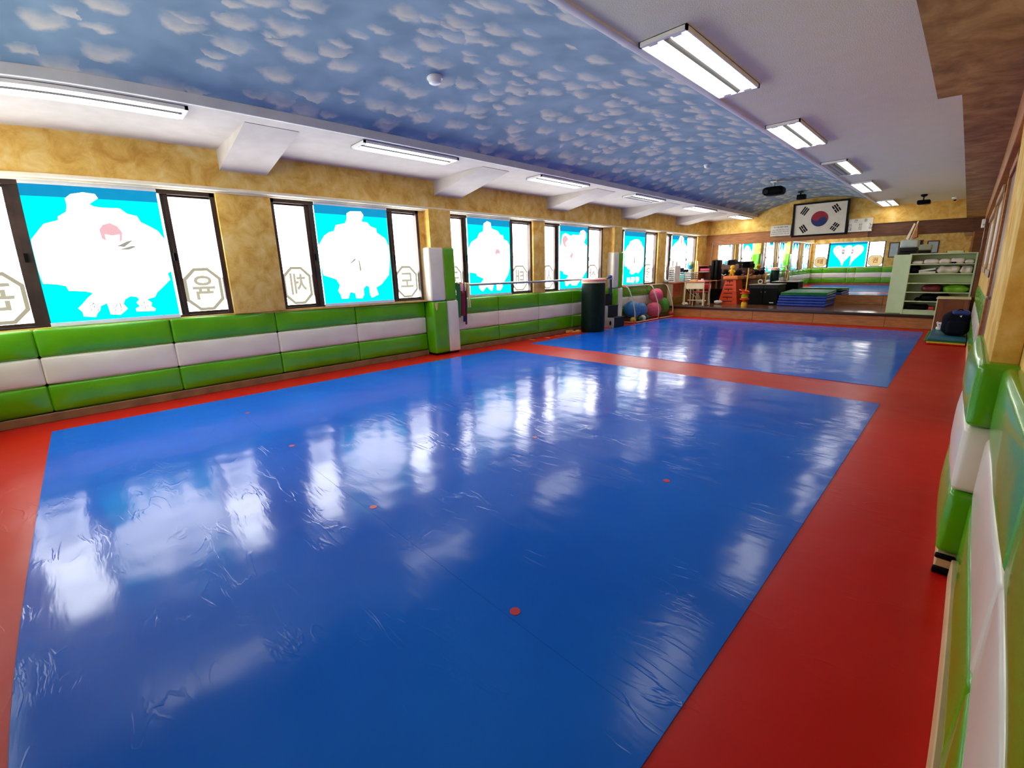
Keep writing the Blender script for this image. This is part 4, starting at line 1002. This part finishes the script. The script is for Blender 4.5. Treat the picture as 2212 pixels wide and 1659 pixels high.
# school desk, its things and its chair
o = root('school_desk', 'ivory school desk with a wooden top on the stage edge', 'desk', (-5.21, 12.15, ZS))
part('desk_top', MB().box(-5.50, -4.93, 11.97, 12.40, .905, .928, .005, 2), pbr('desk_top_wood', srgb(196, 110, 66), srgb(210, 126, 80), .35), o)
part('front_apron', MB().box(-5.455, -4.985, 12.0, 12.02, .735, .90, .003), IVORY, o)
for x in (-5.475, -4.965):
    for y in (12.0, 12.36):
        l = part('leg', MB().cyl((x, y, ZS+.012), (x, y, .905), .016), IVORY, o)
        part('foot', MB().cyl((x, y, ZS), (x, y, ZS+.014), .02), BLACK, l)
part('foot_rail', MB().cyl((-5.475, 12.2, .42), (-4.965, 12.2, .42), .012), IVORY, o)
single('yellow_cloth', MB().rbox(-5.36, -5.17, 12.0, 12.18, .929, .972, .012, .0, 4, .008, 12, 3), YWOOD, 'crumpled yellow cloth on the school desk', 'cloth', (-5.26, 12.1, .929), sharp=60)
single('pink_folder', MB().rbox(-5.22, -4.97, 12.02, 12.28, .9292, .952, .003, .0, 4, .002, 9, 2).rbox(-5.20, -4.99, 12.04, 12.26, .952, .966, .002, 0, 3, .002, 9, 3), PINKC, 'pink folder lying on the school desk', 'folder', (-5.1, 12.15, .929))
single('white_cup', MB().lathe((-5.06, 12.1, .945), [(.022, .022), (.03, .026), (.036, .055), (.032, .055), (.026, .03)], 16), HOUS, 'small white cup on the pink folder', 'cup', (-5.06, 12.1, .945))
o = root('school_chair', 'school chair with a red seat tucked under the school desk', 'chair', (-5.18, 12.5, ZS))
part('seat', MB().rbox(-5.37, -5.02, 12.22, 12.60, .625, .655, .012, (.0, .0, .006), 5), REDP, o)
part('backrest', MB().rbox(-5.37, -5.02, 12.62, 12.64, .70, .86, .01, (.0, .01, .0), 5), REDP, o)
for x in (-5.35, -5.04):
    part('leg', MB().tube([(x, 12.24, ZS), (x, 12.26, .45), (x, 12.28, .625)], .012), IVORY, o)
    part('leg', MB().tube([(x, 12.64, ZS), (x, 12.60, .5), (x, 12.60, .66), (x, 12.635, .86)], .012), IVORY, o)
o = root('folded_chair', 'folded chair with pale tube legs leaning left of the school desk', 'chair', (-5.55, 12.5, ZS))
part('frame', MB().tube([(-5.66, 12.42, .84), (-5.56, 12.48, .62), (-5.42, 12.56, .50), (-5.36, 12.58, .31)], .012).tube([(-5.66, 12.72, .84), (-5.56, 12.76, .62), (-5.42, 12.82, .50), (-5.36, 12.84, .31)], .012), IVORY, o)
part('seat_pad', MB().rbox(-5.66, -5.46, 12.44, 12.80, .60, .63, .012, 0, 3).xf(Matrix.Translation((-5.56, 12.6, .62)) @ Matrix.Rotation(.9, 4, 'Y') @ Matrix.Translation((5.56, -12.6, -.62))), CHAR, o)
for i, (x, y, s_, m_, lb) in enumerate(((-5.52, 12.15, .07, PAPER, 'crumpled white paper on the stage floor under the desk drawer'), (-5.40, 12.9, .09, GREYP, 'grey bundle on the stage floor behind the school desk'), (-4.93, 12.95, .085, WHITEB, 'white crumpled bag on the stage floor right of the school desk'))):
    single('crumpled_bundle', MB().ell((x, y, ZS+s_*.62), s_*1.3, s_, s_*.62, 16, 10, .35, 3, i), m_, lb, 'bundle', (x, y, ZS), sharp=60)
single('black_bin', MB().lathe((-5.15, 13.35, ZS), [(.14, 0), (.17, .04), (.19, .40), (.18, .40), (.16, .05)], 24), BLACK, 'black bin in the dark behind the school desk', 'bin', (-5.15, 13.35, ZS))

# low table along the back wall with the hutch and black pads
o = root('side_table', 'dark wooden table against the back wall under the hutch', 'table', (-5.4, 13.9, ZS))
part('table_top', MB().box(-5.92, -5.22, 13.52, 14.3, .90, .925, .004), WOOD, o)
for x in (-5.90, -5.27):
    for y in (13.54, 14.24): part('leg', MB().box(x, x+.04, y, y+.04, ZS, .90, .003), WOODD, o)
part('back_board', MB().box(-5.86, -5.24, 14.26, 14.28, .5, .90), WOODD, o)
o = root('desk_hutch', 'reddish wooden hutch with a pink shelf on the side table', 'shelf', (-5.66, 13.9, .925))
HW = pbr('red_wood', srgb(126, 44, 26), srgb(146, 58, 36), .4)
part('side', MB().box(-5.84, -5.81, 13.55, 13.95, .926, 1.335, .003), WOOD, o)
part('back', MB().box(-5.81, -5.50, 13.93, 13.95, .926, 1.335), HW, o)
part('top', MB().box(-5.84, -5.50, 13.55, 13.95, 1.335, 1.355, .003), HW, o)
part('shelf', MB().box(-5.81, -5.50, 13.58, 13.93, 1.165, 1.18), GREYP, o)
part('pink_panel', MB().box(-5.78, -5.50, 13.60, 13.62, 1.20, 1.27, .003), pbr('pink_plastic', srgb(190, 30, 70), None, .4), o, 'bright pink panel')
o = root('black_pad', 'tall ribbed black pad standing on the side table', 'pad', (-5.38, 13.8, .925))
part('pad_core', MB().rbox(-5.48, -5.25, 13.66, 13.9, .927, 1.50, .03, .01, 5), CHAR, o)
for i in range(2): part('rib', MB().rbox(-5.475+i*.115, -5.37+i*.115, 13.62, 13.7, .94, 1.49, .03, (.0, .01, 0), 5), BLACK, o)

# lectern, vaulting boxes, head guards
o = root('podium', 'tall brown podium with a scalloped top beside the vaulting boxes', 'podium', (-4.96, 14.0, ZS))
part('body', MB().box(-5.19, -4.75, 13.72, 14.2, ZS, 1.25, .006), WOODD, o)
pf = [(-.24, 0), (.24, 0), (.24, .12), (.2, .14), (.12, .11), (0, .105), (-.12, .11), (-.19, .15), (-.24, .13)]
part('top_board', MB().prism(pf, lambda u, v, d: (-4.96+u, 13.70+d, 1.24+v), .03), WOODD, o)
part('panel', MB().box(-5.12, -4.82, 13.705, 13.72, .4, 1.15, .004), WOODD, o)
part('black_ledge', MB().box(-4.98, -4.74, 13.75, 14.1, 1.36, 1.44, .006).box(-4.96, -4.76, 13.8, 14.05, 1.25, 1.36), BLACK, o)
def vault(label, x0, x1, t0, t1, y0, y1, z1_, m_, m2, tiers=6):
    o = root('vaulting_box', label, 'vaulting box', ((x0+x1)/2, (y0+y1)/2, ZS), group='vaulting boxes on the stage')
    zt = z1_-.10; n = tiers
    for i in range(n):
        za, zb = ZS+.002+(zt-ZS)*i/n, ZS+(zt-ZS)*(i+1)/n-.002
        fa, fb = i/n, (i+1)/n
        lx = lambda f: x0+(t0-x0)*f
        rx = lambda f: x1+(t1-x1)*f
        ly = lambda f: y0+.12*f
        mb = MB().add([(lx(fa), ly(fa), za), (rx(fa), ly(fa), za), (rx(fa), y1, za), (lx(fa), y1, za), (lx(fb), ly(fb), zb), (rx(fb), ly(fb), zb), (rx(fb), y1, zb), (lx(fb), y1, zb)],
                      [(3, 2, 1, 0), (4, 5, 6, 7), (0, 1, 5, 4), (1, 2, 6, 5), (2, 3, 7, 6), (3, 0, 4, 7)])
        ti = part('tier', mb, m_, o)
        if i < n-0:
            c = (lx(fa)+rx(fa))/2-.02; hw_ = (rx(fa)-lx(fa))*.27
            yy = ly((fa+fb)/2)-.004
            part('slot', MB().box(c-hw_, c+hw_, yy-.003, yy+.03, (za+zb)/2+.012, (za+zb)/2+.03), INKB, ti)
            if i % 2 == 1: part('slot', MB().box(c-.008, c+.008, yy-.003, yy+.03, za+.005, (za+zb)/2+.014), INKB, ti)
    part('padded_top', MB().rbox(t0-.055, t1+.07, y0+.06, y1, zt, z1_, .025, .008, 5), m2, o)
    return o
vault('orange vaulting box with a padded top and six slotted tiers', -4.985, -4.465, -4.86, -4.59, 13.08, 13.66, 1.045, ORANGE, ORANGE2)
vault('brown vaulting box in the shade right of the orange one', -4.72, -4.30, -4.68, -4.36, 13.85, 14.35, 1.045, WOODD, WOOD, 4)
G = 'head guards and mitts on the vaulting boxes'
def guard(label, x, y, z, r, m_, seed, open_=True):
    o = root('head_guard', label, 'head guard', (x, y, z), group=G)
    part('shell', MB().ell((x, y, z+r*.92), r, r*1.1, r*.92, 20, 14, .10, 3, seed), m_, o, sharp=60)
    part('ear_pad', MB().ell((x+r*.8, y-r*.35, z+r*.75), r*.35, r*.35, r*.4, 12, 8), m_, o)
    part('chin_strap', MB().tube([(x-r*.6, y-r*1.0, z+r*.5), (x, y-r*1.25, z+r*.2), (x+r*.6, y-r*1.0, z+r*.5)], r*.09, 6), PAPER if seed % 2 else BLACK, o)
zt = 1.046
guard('shiny black head guard at the left end of the orange box', -4.925, 13.3, zt, .1, BLACK, 1)
guard('second black head guard right of the yellow figure', -4.61, 13.42, zt, .095, BLACK, 2)
guard('dark red head guard on the brown box', -4.67, 13.98, 1.048, .07, MAROON, 3)
guard('black head guard behind the yellow pole', -4.555, 14.18, 1.048, .085, BLACK, 4)
guard('large dark red head guard right of the yellow pole', -4.45, 13.97, 1.048, .085, MAROON, 5)
guard('black head guard at the right end of the brown box', -4.365, 14.18, 1.048, .08, BLACK, 6)
o = root('yellow_figure', 'yellow rubber figure standing among the head guards', 'figure', (-4.75, 13.3, zt))
part('torso', MB().ell((-4.75, 13.3, zt+.12), .06, .05, .08, 16, 10), YELLOWP, o)
part('head', MB().ell((-4.735, 13.3, zt+.235), .065, .06, .06, 18, 12), YELLOWP, o)
for s in (-1, 1):
    part('leg', MB().tube([(-4.75+s*.03, 13.3, zt+.08), (-4.75+s*.045, 13.29, zt+.004)], .02), YELLOWP, o)
    part('arm', MB().tube([(-4.75+s*.05, 13.3, zt+.16), (-4.75+s*.09, 13.28, zt+.10)], .018), YELLOWP, o)

# ring toss tower, black cabinet, mats
o = root('ring_tower', 'orange and yellow stacked ring tower with a long yellow pole', 'toy', (-4.03, 12.6, ZS))
cx_, cy_ = -4.07, 12.45
part('base', MB().lathe((cx_, cy_, ZS), [(.065, 0), (.07, .02), (.066, .09), (.05, .105)], 24), YELLOWP, o)
for (z_, r_, h_, m_) in ((.11, .05, .05, ORANGE), (.165, .11, .04, ORANGE), (.21, .085, .04, YELLOWP), (.25, .088, .035, LIME), (.288, .07, .03, YELLOWP), (.322, .118, .03, ORANGE), (.355, .075, .03, ORANGE)):
    part('ring', MB().lathe((cx_, cy_, ZS+z_), [(r_*.8, 0), (r_, h_*.3), (r_, h_*.7), (r_*.8, h_)], 24), m_, o)
part('tilted_ring', MB().tube([(cx_-.02+.115*math.cos(a), cy_+.115*math.sin(a), ZS+.40-.03*math.cos(a)) for a in [2*PI*k/20 for k in range(21)]], .014), ORANGE, o)
part('pole', MB().cyl((cx_+.005, cy_, ZS+.1), (cx_+.03, cy_+.02, 1.25), .014), YELLOWP, o)
o = root('black_cabinet', 'low black cabinet with two doors and a pale top edge', 'cabinet', (-3.82, 13.4, ZS))
part('body', MB().box(-4.19, -3.475, 13.12, 13.75, ZS, .805, .004), BLACK, o)
part('top_board', MB().box(-4.20, -3.465, 13.10, 13.77, .805, .823, .003), pbr('pale_top', srgb(150, 140, 120), srgb(170, 160, 140), .4), o)
for i in range(2):
    a = -4.18+i*.352
    d_ = part('door', MB().box(a, a+.345, 13.105, 13.12, ZS+.03, .70, .003), BLACK, o)
    part('drawer', MB().box(a, a+.345, 13.105, 13.12, .71, .795, .003), CHAR, o)
    part('door_knob', MB().ell((a+(.30 if i == 0 else .045), 13.10, .62), .010), METAL, d_)
part('badge', MB().box(-3.66, -3.56, 13.1035, 13.107, ZS+.055, ZS+.075), METAL, o)
single('tape_roll', MB().tube([(-4.0+.05*math.cos(a), 13.35, .885+.05*math.sin(a)) for a in [2*PI*k/20 for k in range(21)]], .014, 8), PVC, 'pale roll standing on the black cabinet', 'roll', (-4.0, 13.35, .823))
o = root('yellow_stick', 'short yellow stick on a stand on the black cabinet', 'stick', (-3.88, 13.4, .823))
part('stick', MB().cyl((-3.90, 13.4, .83), (-3.88, 13.4, 1.13), .014), YWOOD, o)
part('stand', MB().lathe((-3.90, 13.4, .823), [(.045, 0), (.045, .012), (.016, .02)], 16), CHAR, o)
part('white_cap', MB().box(-3.93, -3.83, 13.37, 13.43, 1.12, 1.155, .008, 2), HOUS, o)
G = 'folded tumbling mats on the stage'
def tmat(label, x0, x1, z0_, z1_, m_, y0=12.98, y1=14.05, tilt=0, seed=0):
    o = root('tumbling_mat', label, 'mat', ((x0+x1)/2, (y0+y1)/2, z0_), group=G)
    k = Matrix.Translation((0, y0, z0_)) @ Matrix.Rotation(tilt, 4, 'X') @ Matrix.Translation((0, -y0, -z0_))
    n = 3; ww = (x1-x0)/n
    part('mat_layer', MB().rbox(x0, x1, y0, y1, z0_, (z0_+z1_)/2-.001, .02, (.004, .006, -.001), 7, .002, 5, seed).xf(k), m_, o, sharp=60)
    part('mat_layer', MB().rbox(x0+.004, x1-.004, y0+.005, y1, (z0_+z1_)/2+.001, z1_, .02, (.004, .006, -.001), 7, .002, 5, seed+1).xf(k), m_, o, sharp=60)
    for sx in (.36, .74): part('seam', MB().box(x0+sx, x0+sx+.005, y0-.006, y0+.002, z0_+.01, z1_-.01).xf(k), m_, o)
tmat('blue tumbling mat at the bottom of the stage pile', -3.445, -2.37, ZS+.002, .415, MATBLUE, seed=3)
tmat('blue tumbling mat in the middle of the stage pile', -3.42, -2.355, .418, .548, MATBLUE, seed=5)
tmat('green tumbling mat on top of the stage pile', -3.385, -2.36, .551, .625, MATGREEN, tilt=.035, seed=7)

# ------------------------------------------------------------------ frames on the wall behind the camera, seen in the mirror
for i, (a, b, c, d, lb) in enumerate(((-3.05, -2.62, 1.35, 2.1, 'grey framed certificate on the rear wall mirrored beside the right window'), (-2.05, -1.75, 1.5, 2.15, 'narrow dark framed picture on the rear wall, mirrored above the shelves'), (-1.6, -1.15, 1.5, 2.1, 'wide grey picture on the rear wall, mirrored above the shelves'))):
    o = root('rear_frame', lb, 'picture frame', ((a+b)/2, YR, c))
    part('frame', MB().box(a, b, YR, YR+.025, c, d, .004), WOODD, o)
    part('sheet', MB().box(a+.05, b-.05, YR+.02, YR+.028, c+.05, d-.05), GREYP if i != 1 else CHAR, o)

# ------------------------------------------------------------------ boards on the right wall
BOARDW = pbr('light_brown_wood', srgb(168, 128, 84), srgb(184, 144, 98), .5)
def board(label, y0, y1, z0_, z1_, sheets):
    o = root('notice_board', label, 'notice board', (XR-.02, (y0+y1)/2, z0_))
    x = XR-.02
    part('frame', MB().box(x-.02, XR, y0, y1, z0_, z0_+.07, .004).box(x-.035, XR, y0, y1, z1_-.07, z1_, .004).box(x-.02, XR, y0, y0+.07, z0_, z1_, .004).box(x-.02, XR, y1-.07, y1, z0_, z1_, .004), BOARDW, o)
    part('board_panel', MB().box(x-.005, XR, y0+.05, y1-.05, z0_+.05, z1_-.05), pbr('cork', srgb(196, 170, 120), srgb(214, 190, 140), .8), o)
    for (a, b, c, d) in sheets: part('pinned_sheet', MB().box(x-.008, x-.005, a, b, c, d), PAPER, o)
board('brown framed notice board with white sheets nearest on the right wall', 6.1, 7.5, 1.12, 1.95, [(6.25, 6.6, 1.22, 1.8), (6.75, 7.2, 1.25, 1.82)])
board('brown framed notice board farther along the right wall', 7.75, 9.6, 1.14, 1.9, [(8.0, 8.6, 1.25, 1.75), (8.8, 9.3, 1.25, 1.78)])
o = root('wall_sensor', 'small white box at the top of the dark post', 'sensor', (.13, 11.72, 1.98))
part('body', MB().rbox(0.085, .14, 11.7, 11.82, 1.88, 2.03, .012, 0, 3), HOUS, o)
part('lens', MB().ell((.11, 11.70, 1.93), .015), GREYP, o)
